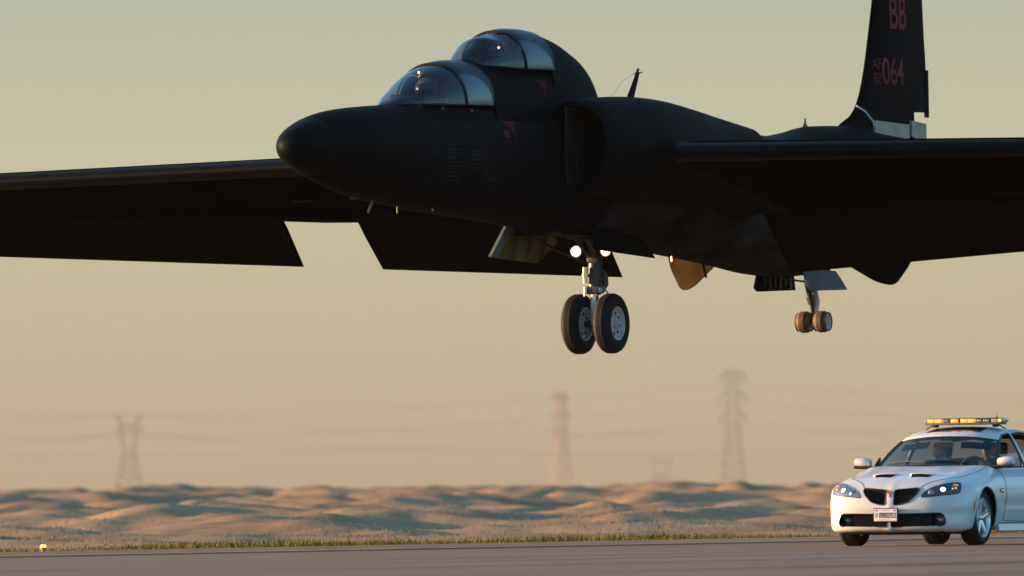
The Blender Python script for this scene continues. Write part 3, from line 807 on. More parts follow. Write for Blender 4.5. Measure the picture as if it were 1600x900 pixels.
rows_ = [(6.12, 2.70, .16, 3), (5.75, 2.66, .5, 5), (5.15, 2.64, .5, 5), (4.75, 2.45, .4, 4), (5.8, 2.36, .45, 3), (4.55, 2.32, .3, 3)]
for u, z, w_, k in rows_:
    for i in range(k):
        ww = w_ * random.uniform(.4, 1); x = u; zz = z - i * .055
        while x > u - ww:
            l = random.uniform(.02, .06); decal([(x, zz), (x - l, zz), (x - l, zz - .016), (x, zz - .016)], M_stencil, 'stencil_mark'); x -= l + .03
M_patch = mat('replaced_skin_panel', (.0036, .0040, .0050), .6, spec=.012, noise_amt=.3, noise_scale=4)
for u0, u1, z0, z1 in ((7.3, 6.75, 2.62, 2.95), (6.35, 5.6, 2.85, 3.05), (5.5, 4.9, 2.78, 3.02), (4.6, 4.2, 2.05, 2.32), (6.3, 5.9, 2.1, 2.35), (3.35, 2.95, 2.5, 2.85), (3.2, 2.9, 1.95, 2.2), (2.0, 1.2, 3.62, 3.92), (3.3, 2.95, 3.35, 3.6)):
    decal([(u0, z0), (u0, z1), (u1, z1), (u1, z0)], M_patch, 'access_panel', (), .07)
# pitot beads by the windscreen
for p in ((5.6, .53, 3.19), (5.0, .66, 3.17)):
    m = MB(); m.lathe([(0, -.015), (.014, 0), (0, .015)], p, 'Z', 8); m.build('air_data_probe', M_gearw, plane)

# main gear
def wheel(name, c, R_, W, rim, m_t, m_r, par, hub_out=1, holes=8, spoke=False):
    t = empty(name, c); t.parent = par; h = W / 2; r = rim
    prof = [(r, -h * .72), (r + .015, -h * .9), (lerp(r, R_, .35), -h), (lerp(r, R_, .7), -h * .93), (R_ - .02, -h * .72), (R_ - .004, -h * .45), (R_, -h * .36), (R_ - .008, -h * .33), (R_, -h * .3), (R_, -h * .03), (R_ - .008, 0), (R_, h * .03), (R_, h * .3), (R_ - .008, h * .33), (R_, h * .36), (R_ - .004, h * .45), (R_ - .02, h * .72), (lerp(r, R_, .7), h * .93), (lerp(r, R_, .35), h), (r + .015, h * .9), (r, h * .72)]
    MB().lathe(prof, (0, 0, 0), 'Y', 56).build('tyre', m_t, t, True, 45)
    for s_ in (-1, 1):
        q = [(r + .004, s_ * h * .70), (r + .012, s_ * h * .86), (r - .012, s_ * h * .84), (r - .03, s_ * h * .55), (r * .62, s_ * h * .42), (r * .5, s_ * h * .5), (r * .34, s_ * h * .62), (r * .3, s_ * h * .8), (0, s_ * h * .82)]
        MB().lathe(q, (0, 0, 0), 'Y', 40).build('rim', m_r, t, True, 40)
        mm = MB()
        for k in range(holes):
            a = 2 * pi * k / holes + .2; cx, cz = r * .66 * cos(a), r * .66 * sin(a)
            mm.lathe([(0, s_ * h * .455), (r * .10, s_ * h * .455), (r * .105, s_ * h * .40)], (cx, s_ * .004, cz), 'Y', 10)
        for k in range(5):
            a = 2 * pi * k / 5; mm.lathe([(0, s_ * h * .84), (r * .04, s_ * h * .84), (r * .04, s_ * h * .7)], (r * .17 * cos(a), 0, r * .17 * sin(a)), 'Y', 6)
        mm.build('lightening_hole', M_dark, t)
    return t
gear = empty('main_gear'); gear.parent = plane
for y in (.24, -.24): wheel('wheel', (0, y, .405), .405, .235, .215, M_tyre, M_rim, gear)
m = MB(); m.tube([(0, -.3, .405), (0, .3, .405)], .05, 12); m.build('axle', M_gear, gear, True, 40)
m = MB(); m.tube([(0, 0, .38), (0, 0, .9)], .055, 16); m.build('oleo_piston', M_chrome, gear, True, 40)
m = MB(); m.tube([(0, 0, .80), (-.02, 0, 1.05), (-.05, 0, 1.45), (-.1, 0, 1.9)], [.085, .095, .095, .09], 16); m.box((0, 0, .86), (.2, .2, .1), None, .02); m.build('strut', M_gear, gear, True, 40)
m = MB(); m.box((.02, .02, .56), (.12, .1, .34), None, .02); m.box((.04, .06, .86), (.10, .12, .07), None, .01); m.build('fork', M_gearw, gear, True, 40)
m = MB(); m.tube([(.10, -.09, .95), (.10, -.09, 1.17)], .032, 10); m.lathe([(.045, -.02), (.045, .02)], (.10, -.09, 1.06), 'Z', 12); m.build('retraction_cylinder', M_chrome, gear, True, 40)
m = MB(); m.tube([(.10, -.09, .78), (.10, -.09, .90)], .028, 10); m.build('steering_cylinder', M_chrome, gear, True, 40)
m = MB(); m.loft([[(-.12, y, 1.16), (-.12, y, .82), (-.27, y, .93), (-.26, y, 1.06)] for y in (-.05, .08)]); m.build('torque_link', M_gear, gear)
m = MB(); m.tube([(-.08, .1, .9), (-.22, .14, .74), (-.2, .14, .66)], .012, 6); m.build('brake_hose', M_gearw, gear)
for s_ in (-1, 1):
    m = MB(); m.loft([[(a, s_ * b - .02, c), (a + .08, s_ * b - .02, c), (a + .08, s_ * b + .02, c), (a, s_ * b + .02, c)] for a, b, c in ((.55, .10, 1.70), (.28, .07, 1.5), (.02, .04, 1.30))]); m.build('drag_brace', M_olive, gear)
m = MB(); m.box((.0, 0, 1.27), (.14, .17, .1), None, .02); m.tube([(.05, -.24, 1.38), (.05, .24, 1.38)], .022, 8); m.build('lamp_bracket', M_gear, gear, True, 40)
for y in (-.22, .22):
    l = empty('landing_light', (.10, y, 1.385)); l.parent = gear
    MB().lathe([(.02, -.09), (.06, -.06), (.085, -.01), (.088, 0), (.080, .002)], (0, 0, 0), 'X', 24).build('lamp_housing', M_gear, l, True, 40)
    MB().lathe([(.074, .0), (.05, .012), (0, .016)], (0, 0, 0), 'X', 24).build('lens', M_lamp, l, True)
# gear doors
def door(poly, y0, lean, th, m_, name='gear_door', edge=None):
    m = MB(); n = len(poly); vs = []; zt = max(z for u, z in poly)
    for t in (0, th):
        for u, z in poly: vs.append((u, y0 + t + lean * (zt - z), z))
    m.add(vs, [tuple(range(n)), tuple(range(n, 2 * n))[::-1]] + [(i, (i + 1) % n, n + (i + 1) % n, n + i) for i in range(n)])
    d = m.build(name, m_, plane)
    return d
d = door([(1.62, 1.74), (.28, 1.70), (.10, 1.50), (.60, 1.23), (2.05, 1.30)], -.47, -.25, .03, M_olive)
m = MB(); m.loft([[(1.55, -.45, 1.74), (1.80, -.45, 1.74), (1.80, -.41, 1.74), (1.55, -.41, 1.74)], [(1.92, -.55, 1.30), (2.12, -.55, 1.31), (2.12, -.50, 1.31), (1.92, -.50, 1.30)]]); m.build('edge_beam', M_teal, d)
m = MB()
for u in (.5, .95, 1.4): MB().box((u, -.49, 1.48), (.035, .035, .40), Matrix.Rotation(radians(-14), 3, 'X')).build('door_rib', M_olive, d)
door([(1.0, 1.72), (-.15, 1.72), (-.35, 1.62), (-.62, 1.45), (-.85, 1.285), (.25, 1.345), (1.0, 1.39)], .44, .1, .03, M_black)
m = MB(); m.tube([(.9, -.42, 1.55), (.55, -.2, 1.35), (.1, -.05, 1.22)], .018, 6); m.build('door_rod', M_gear, plane)
m = MB(); m.box((.7, 0, 1.64), (2.0, .7, .12)); m.build('wheel_well', M_dark, plane)

# tail gear
tg = empty('tail_gear', (-7.0, 0, 0)); tg.parent = plane
for y in (.135, -.135): wheel('wheel', (0, y, .47), .150, .205, .095, M_tailtyre, M_rim, tg, holes=5)
m = MB(); m.tube([(0, -.2, .47), (0, .2, .47)], .03, 8); m.build('axle', M_gear, tg)
m = MB(); m.tube([(0, 0, .46), (.03, 0, .66), (.06, 0, .75)], [.035, .03, .04], 10); m.build('fork', M_gear, tg, True, 40)
m = MB(); m.tube([(-.01, .02, .58), (-.02, .04, .75), (.02, .02, .98)], [.045, .05, .04], 10); m.build('leg', M_gearw, tg, True, 40)
m = MB(); m.tube([(.06, 0, .75), (.14, -.02, 1.0), (.2, 0, 1.25)], [.045, .04, .05], 10); m.build('strut', M_gear, tg, True, 40)
m = MB(); m.tube([(.10, -.03, .82), (.05, -.03, .72)], .028, 8); m.build('damper', M_chrome, tg, True, 40)
m = MB(); m.tube([(.1, 0, 1.02), (.5, -.28, 1.08)], .014, 6); m.build('retraction_rod', M_gear, tg)
d = door([(-5.93, 1.19), (-7.10, 1.17), (-7.18, .92), (-5.95, .89), (-5.84, .94)], -.36, -.05, .025, M_black, 'tail_gear_door')
m = MB()
for k in range(6): MB().box((-6.1 - k * .17, -.325, 1.03), (.05 if k != 4 else .03, .03, .2 if k % 2 else .12)).build('door_rib', M_frame, d)
M_blue = mat('bluish_door_paint', (.06, .075, .09), .6, spec=.15, noise_amt=.35, noise_scale=4)  # port door lighter and bluer than the starboard one
door([(-5.93, 1.19), (-6.98, 1.17), (-7.12, 1.08), (-7.34, .91), (-6.12, .885), (-6.02, .95)], .335, .05, .025, M_blue, 'tail_gear_door')
m = MB(); m.box((-6.5, 0, 1.16), (1.1, .5, .08)); m.build('tail_gear_well', M_dark, plane)

# ------------------------------------------------------------------ the white chase car
# local frame: +X forward, +Y driver's side, +Z up, origin on the ground under the front axle
car = empty('escort_car', (4.978, 184.6, .0045), radians(-112.0))
tag(car, 'white four door sedan with amber roof light bar driving along the runway, headlights on', 'car')
M_white = mat('white_car_paint', (.44, .445, .455), .30, spec=.5, coat=.35)
M_blackp = mat('black_plastic', (.012, .012, .013), .5, spec=.3)
M_well = mat('wheel_well_black', (.006, .006, .006), .9, spec=.05)
M_cabin = mat('cabin_trim_dark', (.008, .008, .008), .8, spec=.2)
M_tan = mat('seat_leather_tan', (.05, .035, .022), .6)
M_autoglass = glass('tinted_car_glass', (.46, .51, .53), .0)
M_chromec = mat('car_chrome', (.75, .76, .78), .12, metal=1)
M_headglass = glass('headlamp_glass', (.85, .88, .92), .0)
M_reflector = mat('lamp_reflector', (.28, .28, .30), .25, metal=.8)
M_lampdark = mat('lamp_bezel_dark', (.05, .05, .06), .35)
M_beam = mat('lit_headlamp', (1, .9, .7), .3, emit=(1, .80, .50), estr=3.2)
M_amberlit = mat('lit_amber_lamp', (1, .4, .05), .3, emit=(1, .26, .008), estr=.26)
M_ambercore = mat('lit_amber_core', (1, .5, .1), .3, emit=(1, .48, .05), estr=.34)
M_amber = mat('amber_reflector', (.65, .17, .02), .25)
M_rubber = mat('car_tyre_rubber', (.012, .012, .013), .8, spec=.2, noise_amt=.3, noise_scale=9)
M_alloy = mat('silver_alloy', (.62, .63, .65), .3, metal=.75)
M_disc = mat('brake_disc', (.25, .24, .23), .4, metal=.8)
M_greyp = mat('light_bar_grey', (.10, .095, .09), .4)
M_clear = mat('light_bar_clear_end', (.30, .26, .2), .2, spec=.6)
M_plate = mat('plate_white', (.62, .56, .54), .5)
M_ink = mat('plate_ink', (.04, .04, .08), .6)
M_redm = mat('red_emblem', (.45, .03, .03), .3)

def interp(pts, x):
    return spline(pts, x)[0]
HOODC = [(-4.15, .90), (-4.0, 1.0), (-3.7, 1.03), (-3.3, 1.0), (-3.0, .945), (-.80, .945), (-.55, .99), (-.3, .975), (0, .935), (.3, .885), (.55, .835), (.72, .785), (.83, .735), (.95, .69)]
WID = [(.10, .84), (.17, .875), (.22, .90), (.35, .925), (.50, .945), (.62, .95), (.74, .942), (.84, .915), (.92, .86), (1.05, .76)]
XPROF = [(.10, -.14), (.165, -.07), (.20, -.015), (.27, .0), (.40, -.012), (.46, -.004), (.52, -.01), (.60, -.03), (.68, -.062), (.74, -.12), (.80, -.22), (.95, -.6)]
def f_body(x, y, z):
    ay = abs(y)
    zt = interp(HOODC, x)
    if x > -.6:
        k = sstep(-.6, -.1, x)
        zt += k * (-.115 * (ay / .93) ** 3 + .012 * exp(-((ay - .66) / .13) ** 2) + .007 * exp(-((ay - .25) / .10) ** 2) * sstep(.85, .3, x) * 1)
    elif x < -3.1: zt -= .07 * (ay / .93) ** 3
    # slim V ridge down the middle of the nose
    W = interp(WID, z) * (1 - .035 * sstep(-2.6, -4.1, x)) - .004 * 0
    W += .012 * exp(-((x + .0) / .46) ** 4) * sstep(.95, .6, z) + .012 * exp(-((x + 2.915) / .46) ** 4) * sstep(.95, .6, z)
    W -= .010 * exp(-((z - .50) / .05) ** 2) * sstep(-.5, -.7, x) * sstep(-2.4, -2.2, x)
    XF = .905 - .095 * (ay / .93) ** 2 - .28 * (ay / .93) ** 6.5 + interp(XPROF, z) + .014 * exp(-(ay / .05) ** 2)
    XR = -4.05 + .10 * (ay / .9) ** 2 + .22 * (ay / .9) ** 6 + .05 * abs(z - .55)
    zb = .165 + .03 * sstep(.6, .2, x) * 1 - .0
    if x < -.5 and x > -2.4: zb = .19
    g = [z - zt, zb - z, ay - W, x - XF, XR - x]
    k = .030
    m = max(g); return m + k * math.log(sum(exp((q - m) / k) for q in g)) - k * .0
def box_body():
    X = [-4.3 + .085 * i for i in range(46)]; X = [x for x in X if x < -.45]
    x = -.45
    while x < 1.06: X.append(x); x += .035
    X.append(1.08)
    Y = [-1.1 + 2.2 * i / 52 for i in range(53)]; Z = [.0 + 1.15 * i / 32 for i in range(33)]
    idx = {}; V = []; F = []
    def vid(i, j, k):
        key = (i, j, k)
        if key not in idx:
            p = Vector((X[i], Y[j], Z[k])); q = Vector((min(.42, max(-3.6, p.x)), p.y * .5, .5 + (p.z - .55) * .28))
            lo, hi = 0., 1.
            for _ in range(15):
                mid = (lo + hi) / 2; c = q.lerp(p, mid)
                if f_body(*c) < 0: lo = mid
                else: hi = mid
            c = q.lerp(p, lo); idx[key] = len(V); V.append(tuple(c))
        return idx[key]
    nx, ny, nz = len(X) - 1, len(Y) - 1, len(Z) - 1
    for i in range(nx):
        for j in range(ny):
            F.append((vid(i, j, 0), vid(i, j+1, 0), vid(i+1, j+1, 0), vid(i+1, j, 0))); F.append((vid(i, j, nz), vid(i+1, j, nz), vid(i+1, j+1, nz), vid(i, j+1, nz)))
        for k in range(nz):
            F.append((vid(i, 0, k), vid(i+1, 0, k), vid(i+1, 0, k+1), vid(i, 0, k+1))); F.append((vid(i, ny, k), vid(i, ny, k+1), vid(i+1, ny, k+1), vid(i+1, ny, k)))
    for j in range(ny):
        for k in range(nz):
            F.append((vid(0, j, k), vid(0, j, k+1), vid(0, j+1, k+1), vid(0, j+1, k))); F.append((vid(nx, j, k), vid(nx, j+1, k), vid(nx, j+1, k+1), vid(nx, j, k+1)))
    return V, F
V, Fc = box_body()
cbody = MB().add(V, Fc).build('body', M_white, car)
bvh = BVHTree.FromPolygons([Vector(v) for v in V], Fc)     # the uncut skin, for fitting trim to it
# cutters
NOSTRIL = [(.052, .692), (.345, .716), (.37, .70), (.352, .645), (.25, .548), (.14, .515), (.052, .506)]
INTAKE = [(.022, .395), (.50, .402), (.64, .405), (.685, .375), (.705, .30), (.695, .262), (.66, .245), (.022, .235)]
SCOOP = [(.50, .13), (.50, .36), (.435, .37), (.435, .12)]
cut = MB()
for s_ in (1, -1):
    for x in (0, -2.915):
        cy = [(x + .385 * cos(a), .338 + .385 * sin(a)) for a in [2 * pi * k / 40 for k in range(40)]]
        cut.prism(cy, s_ * .60, s_ * 1.3, 'Y')
    cut.prism([(s_ * y, z) for y, z in round_poly(NOSTRIL, .03)], .74, 1.3, 'X')
    cut.prism([(s_ * y, z) for y, z in round_poly(INTAKE, .03)], .60, 1.3, 'X')
for s_ in (1, -1):
    m = MB(); P = [(.50, s_ * .13), (.475, s_ * .36), (.37, s_ * .37), (.385, s_ * .11)]
    n = 4; vs = [(x, y, .80) for x, y in P] + [(x - .05, y, 1.1) for x, y in P]
    cut.add(vs, [(0, 1, 2, 3), (7, 6, 5, 4)] + [(i, 4 + i, 4 + (i + 1) % 4, (i + 1) % 4) for i in range(4)])
# cabin well
cut.box((-2.0, 0, .95), (2.3, 1.46, 1.36), None, .08)
cutter = cut.build('cutter', M_well, car)
mod = cbody.modifiers.new('b', 'BOOLEAN'); mod.object = cutter; mod.operation = 'DIFFERENCE'; mod.solver = 'EXACT'; mod.use_self = True
try: mod.material_mode = 'TRANSFER'
except Exception: pass
bpy.context.view_layer.update()
me = bpy.data.meshes.new_from_object(cbody.evaluated_get(bpy.context.evaluated_depsgraph_get()))
cbody.modifiers.clear(); cbody.data = me; bpy.data.objects.remove(cutter)
for p in me.polygons: p.use_smooth = True
me.set_sharp_from_angle(angle=radians(32))

def cast(o, d, off=.004):
    h = bvh.ray_cast(Vector(o), Vector(d).normalized())
    if h[0] is None: return None
    n = h[1]
    if n.dot(Vector(d)) > 0: n = -n
    return h[0] + n * off
def front_patch(P, off, name, m_, par, step=.035, thick=0., holes=()):
    """lay an outline (y, z) on the nose of the car"""
    v2, fs = refine_fill(P, step, holes); out = []
    for v in v2:
        h = cast((2, v.x, v.y), (-1, 0, 0), off); out.append(h if h is not None else Vector((.5, v.x, v.y)))
    o = mk(name, out, fs, par, m_, True)
    if thick:
        so = o.modifiers.new('t', 'SOLIDIFY'); so.thickness = thick; so.offset = 1
    return o
def side_patch(P, off, name, m_, par, s_=1, step=.05):
    """lay an outline (x, z) on a flank"""
    v2, fs = refine_fill(P, step); out = []
    for v in v2:
        h = cast((v.x, 2 * s_, v.y), (0, -s_, 0), off); out.append(h if h is not None else Vector((v.x, .9 * s_, v.y)))
    return mk(name, out, fs, par, m_, True)
def seam(pts, dirs, name, par, r=.0045, m_=None):
    out = []
    for a, b in zip(pts, pts[1:]):
        k = max(1, int((Vector(b) - Vector(a)).length / .05))
        for t in range(k): out.append(Vector(a).lerp(Vector(b), t / k))
    out.append(Vector(pts[-1])); q = [cast(p, dirs, .0005) for p in out]; q = [p for p in q if p is not None]
    return MB().tube(q, r, 5).build(name, m_ or M_blackp, par)
import statistics
for s_ in (1, -1):
    # nostrils
    g = empty('grille'); g.parent = car
    P = [(s_ * y, z) for y, z in round_poly(NOSTRIL, .03)]
    m = MB(); m.prism(P, .755, .765, 'X'); m.build('grille_backing', M_well, g)
    m = MB()
    for k in range(-10, 22):
        for dd in (1, -1):
            y0 = k * .035; pts = []
            for t in range(25):
                z = .50 + t * .0095; y = y0 + dd * (z - .5) * .8
                if inside((y, z), [(abs(a), b) for a, b in P]): pts.append((y, z))
            if len(pts) > 1: m.tube([(.79, s_ * pts[0][0], pts[0][1]), (.79, s_ * pts[-1][0], pts[-1][1])], .003, 4, False)
    tag(m.build('grille_mesh', M_blackp, g), kind='stuff')
    P2 = round_poly([(y, z) for y, z in NOSTRIL], .03); q = [cast((2, s_ * y, z), (-1, 0, 0), .001) for y, z in P2]; q.append(q[0]); MB().tube(q, .009, 6, False).build('grille_surround', M_blackp, g, True)
    # lower intake with fog lamp
    P = [(s_ * y, z) for y, z in round_poly(INTAKE, .03)]
    g = empty('lower_intake'); g.parent = car
    m = MB(); m.prism(P, .605, .62, 'X'); m.build('intake_backing', M_well, g)
    m = MB()
    for k in range(-8, 24):
        for dd in (1, -1):
            y0 = k * .035; a = None; b = None
            for t in range(19):
                z = .24 + t * .009; y = y0 + dd * (z - .24) * .9
                if .03 < y < .52:
                    if a is None: a = (y, z)
                    b = (y, z)
            if a and b and a != b: m.tube([(.83 - .10 * (a[0] / .93) ** 2, s_ * a[0], a[1]), (.83 - .10 * (b[0] / .93) ** 2, s_ * b[0], b[1])], .0035, 4, False)
    tag(m.build('intake_mesh', M_blackp, g), kind='stuff')
    P2 = round_poly(INTAKE, .03); q = [cast((2, s_ * y, z), (-1, 0, 0), .0005) for y, z in P2]; q.append(q[0]); MB().tube(q, .007, 6, False).build('intake_surround', M_blackp, g, True)
    fp = (.735, s_ * .612, .325)
    m = MB(); m.lathe([(.075, .64), (.07, .69), (.062, .72), (.062, .70), (.05, .68)], (0, fp[1], fp[2]), 'X', 24); m.build('fog_lamp_bezel', M_blackp, g, True, 40)
    m = MB(); m.lathe([(0, .69), (.03, .695), (.052, .712), (.055, .72)], (0, fp[1], fp[2]), 'X', 24); f_ = m.build('fog_lamp', M_reflector, g, True)
    m = MB(); m.lathe([(.056, .72), (.03, .728), (0, .732)], (0, fp[1], fp[2]), 'X', 24); m.build('lens', M_headglass, f_, True)
    m = MB(); m.box((.66, s_ * .61, .325), (.02, .18, .14)); m.build('fog_lamp_panel', M_blackp, g)
    # headlights
    HL = [(.40, .600), (.44, .665), (.52, .715), (.64, .755), (.74, .772), (.80, .768), (.825, .735), (.835, .68), (.83, .645), (.74, .632), (.58, .615)]
    hl = empty('headlight'); hl.parent = car
    front_patch([(s_ * y, z) for y, z in HL], .0035, 'lamp_base', M_lampdark if s_ > 0 else M_reflector, hl, .03)
    def disc(y, z, r, off, m_, name, sz=1.0, dome=.4):
        rr = []
        c = cast((2, s_ * y, z), (-1, 0, 0), off)
        h = bvh.ray_cast(Vector((2, s_ * y, z)), Vector((-1, 0, 0))); nrm = h[1] if h[1].x > 0 else -h[1]
        R_ = nrm.to_track_quat('X', 'Z').to_matrix()
        vs = [c + nrm * r * dome]; fs = []; N = 20
        for i, q in enumerate((.4, .75, 1.)):
            for k in range(N):
                a = 2 * pi * k / N; vs.append(c + R_ @ Vector((r * dome * (1 - q * q), r * q * cos(a), r * q * sin(a) * sz)))
        for k in range(N): fs.append((0, 1 + k, 1 + (k + 1) % N))
        for i in range(2):
            for k in range(N): a = 1 + i * N + k; b = 1 + i * N + (k + 1) % N; fs.append((a, a + N, b + N, b))
        return mk(name, vs, fs, hl, m_, True)
    disc(.52, .665, .038, .004, M_reflector, 'high_beam', 1.0)
    disc(.655, .69, .046, .004, M_reflector, 'low_beam_bezel', 1.0, .2)
    disc(.655, .69, .030, .010, M_beam, 'low_beam', 1.0)
    disc(.770, .715, .034, .004, M_amber, 'turn_signal', 1.3)
    for (yy, zz) in ((.765, .738), (.785, .70), (.755, .69), (.79, .73)): disc(yy, zz, .010, .018, M_ambercore, 'signal_facet')
    front_patch([(s_ * y, z) for y, z in HL], .030, 'lens', M_headglass, hl, .03)
    q = [cast((2, s_ * y, z), (-1, 0, 0), .004) for y, z in round_poly(HL, .02)]; q.append(q[0]); MB().tube(q, .006, 6, False).build('lamp_gasket', M_blackp, hl, True)
    # side marker
    side_patch([(.40, .55), (.425, .545), (.44, .44), (.42, .42), (.405, .44)], .006, 'side_marker', M_amber, car, s_, .03)
    # vent behind the front wheel
    side_patch([(-.50, .695), (-.64, .70), (-.66, .68), (-.62, .645), (-.51, .65)], .004, 'fender_vent', M_blackp, car, s_, .03)
    side_patch([(-.51, .682), (-.645, .686), (-.64, .668), (-.515, .665)], .010, 'vent_trim', M_chromec, car, s_, .03)
    # door and bumper seams
    d = (0, -s_, 0); Y = s_ * 2
    seam([(-.72, Y, .93), (-.74, Y, .60), (-.66, Y, .30)], d, 'door_seam', car); seam([(-.66, Y, .30), (-1.78, Y, .28), (-1.82, Y, .95)], d, 'door_seam', car)
    seam([(-1.80, Y, .28), (-2.5, Y, .28), (-2.62, Y, .45), (-2.78, Y, .80), (-2.9, Y, .95)], d, 'door_seam', car)
    seam([(.37, Y, .55), (.37, Y, .63), (.46, Y, .64)], d, 'bumper_seam', car, .003); 
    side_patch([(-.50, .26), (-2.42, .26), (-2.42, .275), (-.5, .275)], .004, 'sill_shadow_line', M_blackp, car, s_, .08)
    m = MB(); m.loft([[(x, s_ * .90, .165), (x, s_ * .955, .175), (x, s_ * .945, .255), (x, s_ * .90, .27)] for x in [-.44, -.6, -1.5, -2.4, -2.48]]); m.build('side_skirt', M_white, car, True, 40)
    for x in (-1.62, -2.68):
        c = cast((x, 2 * s_, .80), d, .018); m = MB(); m.tube([c + Vector((-.09, 0, 0)), c + Vector((.09, 0, 0))], .014, 8); m.build('door_handle', M_white, car, True)
    # side mouldings: a soft crease low on the doors
    seam([(-.75, Y, .42), (-2.4, Y, .44)], d, 'door_crease', car, .006, M_white)
    # wheel arch lips
    for x in (0, -2.915):
        q = []
        for k in range(25):
            a = lerp(radians(-8), radians(188), k / 24); p = cast((x + .392 * cos(a), 2 * s_, .338 + .392 * sin(a)), d, .0); q.append(p)
        q = [p for p in q if p is not None]; MB().tube(q, .012, 6).build('arch_lip', M_white, car, True)
# hood shut line, ridge
for s_ in (1, -1):
    seam([(.86, s_ * .02, 2), (.80, s_ * .36, 2), (.66, s_ * .45, 2), (.50, s_ * .60, 2), (.30, s_ * .72, 2), (-.3, s_ * .775, 2), (-.5, s_ * .78, 2)], (0, 0, -1), 'hood_seam', car, .0035)
    # scoop lips
    m = MB(); m.loft([[(.385, s_ * y, z - .03), (.395, s_ * y, z + .012), (.37, s_ * y, z + .02), (.25, s_ * y, z + .012)] for y, z in ((.09, .876), (.12, .882), (.20, .884), (.30, .880), (.36, .872), (.39, .862))]); lip_ = m.build('scoop_lip', M_white, car, True)
    MB().loft([[(.388, s_ * y, z - .03), (.399, s_ * y, z - .03), (.399, s_ * y, z + .010), (.388, s_ * y, z + .010)] for y, z in ((.11, .879), (.20, .882), (.30, .878), (.37, .868))]).build('scoop_slot_shade', M_well, car)  # solid dark insert, painted as the shade in the slot under the lip
# emblem
m = MB(); yy = [(0, .585), (-.020, .675), (-.012, .69), (0, .665), (.012, .69), (.020, .675)]
m.prism(yy, .872, .888, 'X'); m.build('emblem', M_redm, car)
m = MB(); m.prism([(0, .570), (-.028, .683), (-.016, .70), (0, .678), (.016, .70), (.028, .683)], .868, .884, 'X'); m.build('emblem_surround', M_chromec, car)
# licence plate
pl = empty('licence_plate', (.945, -.035, .385)); pl.parent = car; pl.rotation_euler = (0, radians(-2), 0)
m = MB(); m.box((-.012, 0, 0), (.012, .325, .175), None, .003); m.build('plate_frame', M_blackp, pl)
m = MB(); m.box((0, 0, 0), (.006, .300, .150), None, .002); m.build('plate', M_plate, pl)
def text_mesh(txt, w_, h, loc, name, m_, par, off=.0, rot=0):
    cu = bpy.data.curves.new('lettering', 'FONT'); cu.body = txt; cu.size = 1; cu.offset = off
    o = bpy.data.objects.new('tmp', cu); COL.objects.link(o); bpy.context.view_layer.update()
    me = bpy.data.meshes.new_from_object(o.evaluated_get(bpy.context.evaluated_depsgraph_get())); bpy.data.objects.remove(o)
    X_ = [v.co.x for v in me.vertices]; Y_ = [v.co.y for v in me.vertices]; x0, x1, y0, y1 = min(X_), max(X_), min(Y_), max(Y_)
    for v in me.vertices:
        a = ((v.co.x - x0) / (x1 - x0) - .5) * w_; b = ((v.co.y - y0) / (y1 - y0) - .5) * h
        v.co = (loc[0], loc[1] + a, loc[2] + b)
    return link(name, me, par, m_)
text_mesh('09B02923', .222, .070, (.0045, .026, -.004), 'plate_number', M_ink, pl, .02)
text_mesh('AF', .036, .062, (.0045, -.118, -.004), 'plate_prefix', M_ink, pl, .01)
text_mesh('U.S. GOVERNMENT', .12, .012, (.0045, 0, .058), 'plate_heading', M_ink, pl)
text_mesh('FOR OFFICIAL USE ONLY', .15, .010, (.0045, 0, -.060), 'plate_footer', M_ink, pl)
for y in (-.12, .12):
    m = MB(); m.box((.004, y, .056), (.002, .03, .014)); m.build('plate_sticker', M_ink, pl)

# underside
m = MB(); m.box((-.1, 0, .19), (1.35, 1.15, .10), None, .03); m.box((.62, 0, .17), (.25, 1.3, .05), None, .02); m.build('undertray', M_well, car, True, 40)
m = MB(); m.box((-2.6, 0, .24), (1.2, 1.2, .12), None, .03); m.build('rear_floor', M_well, car, True, 40)

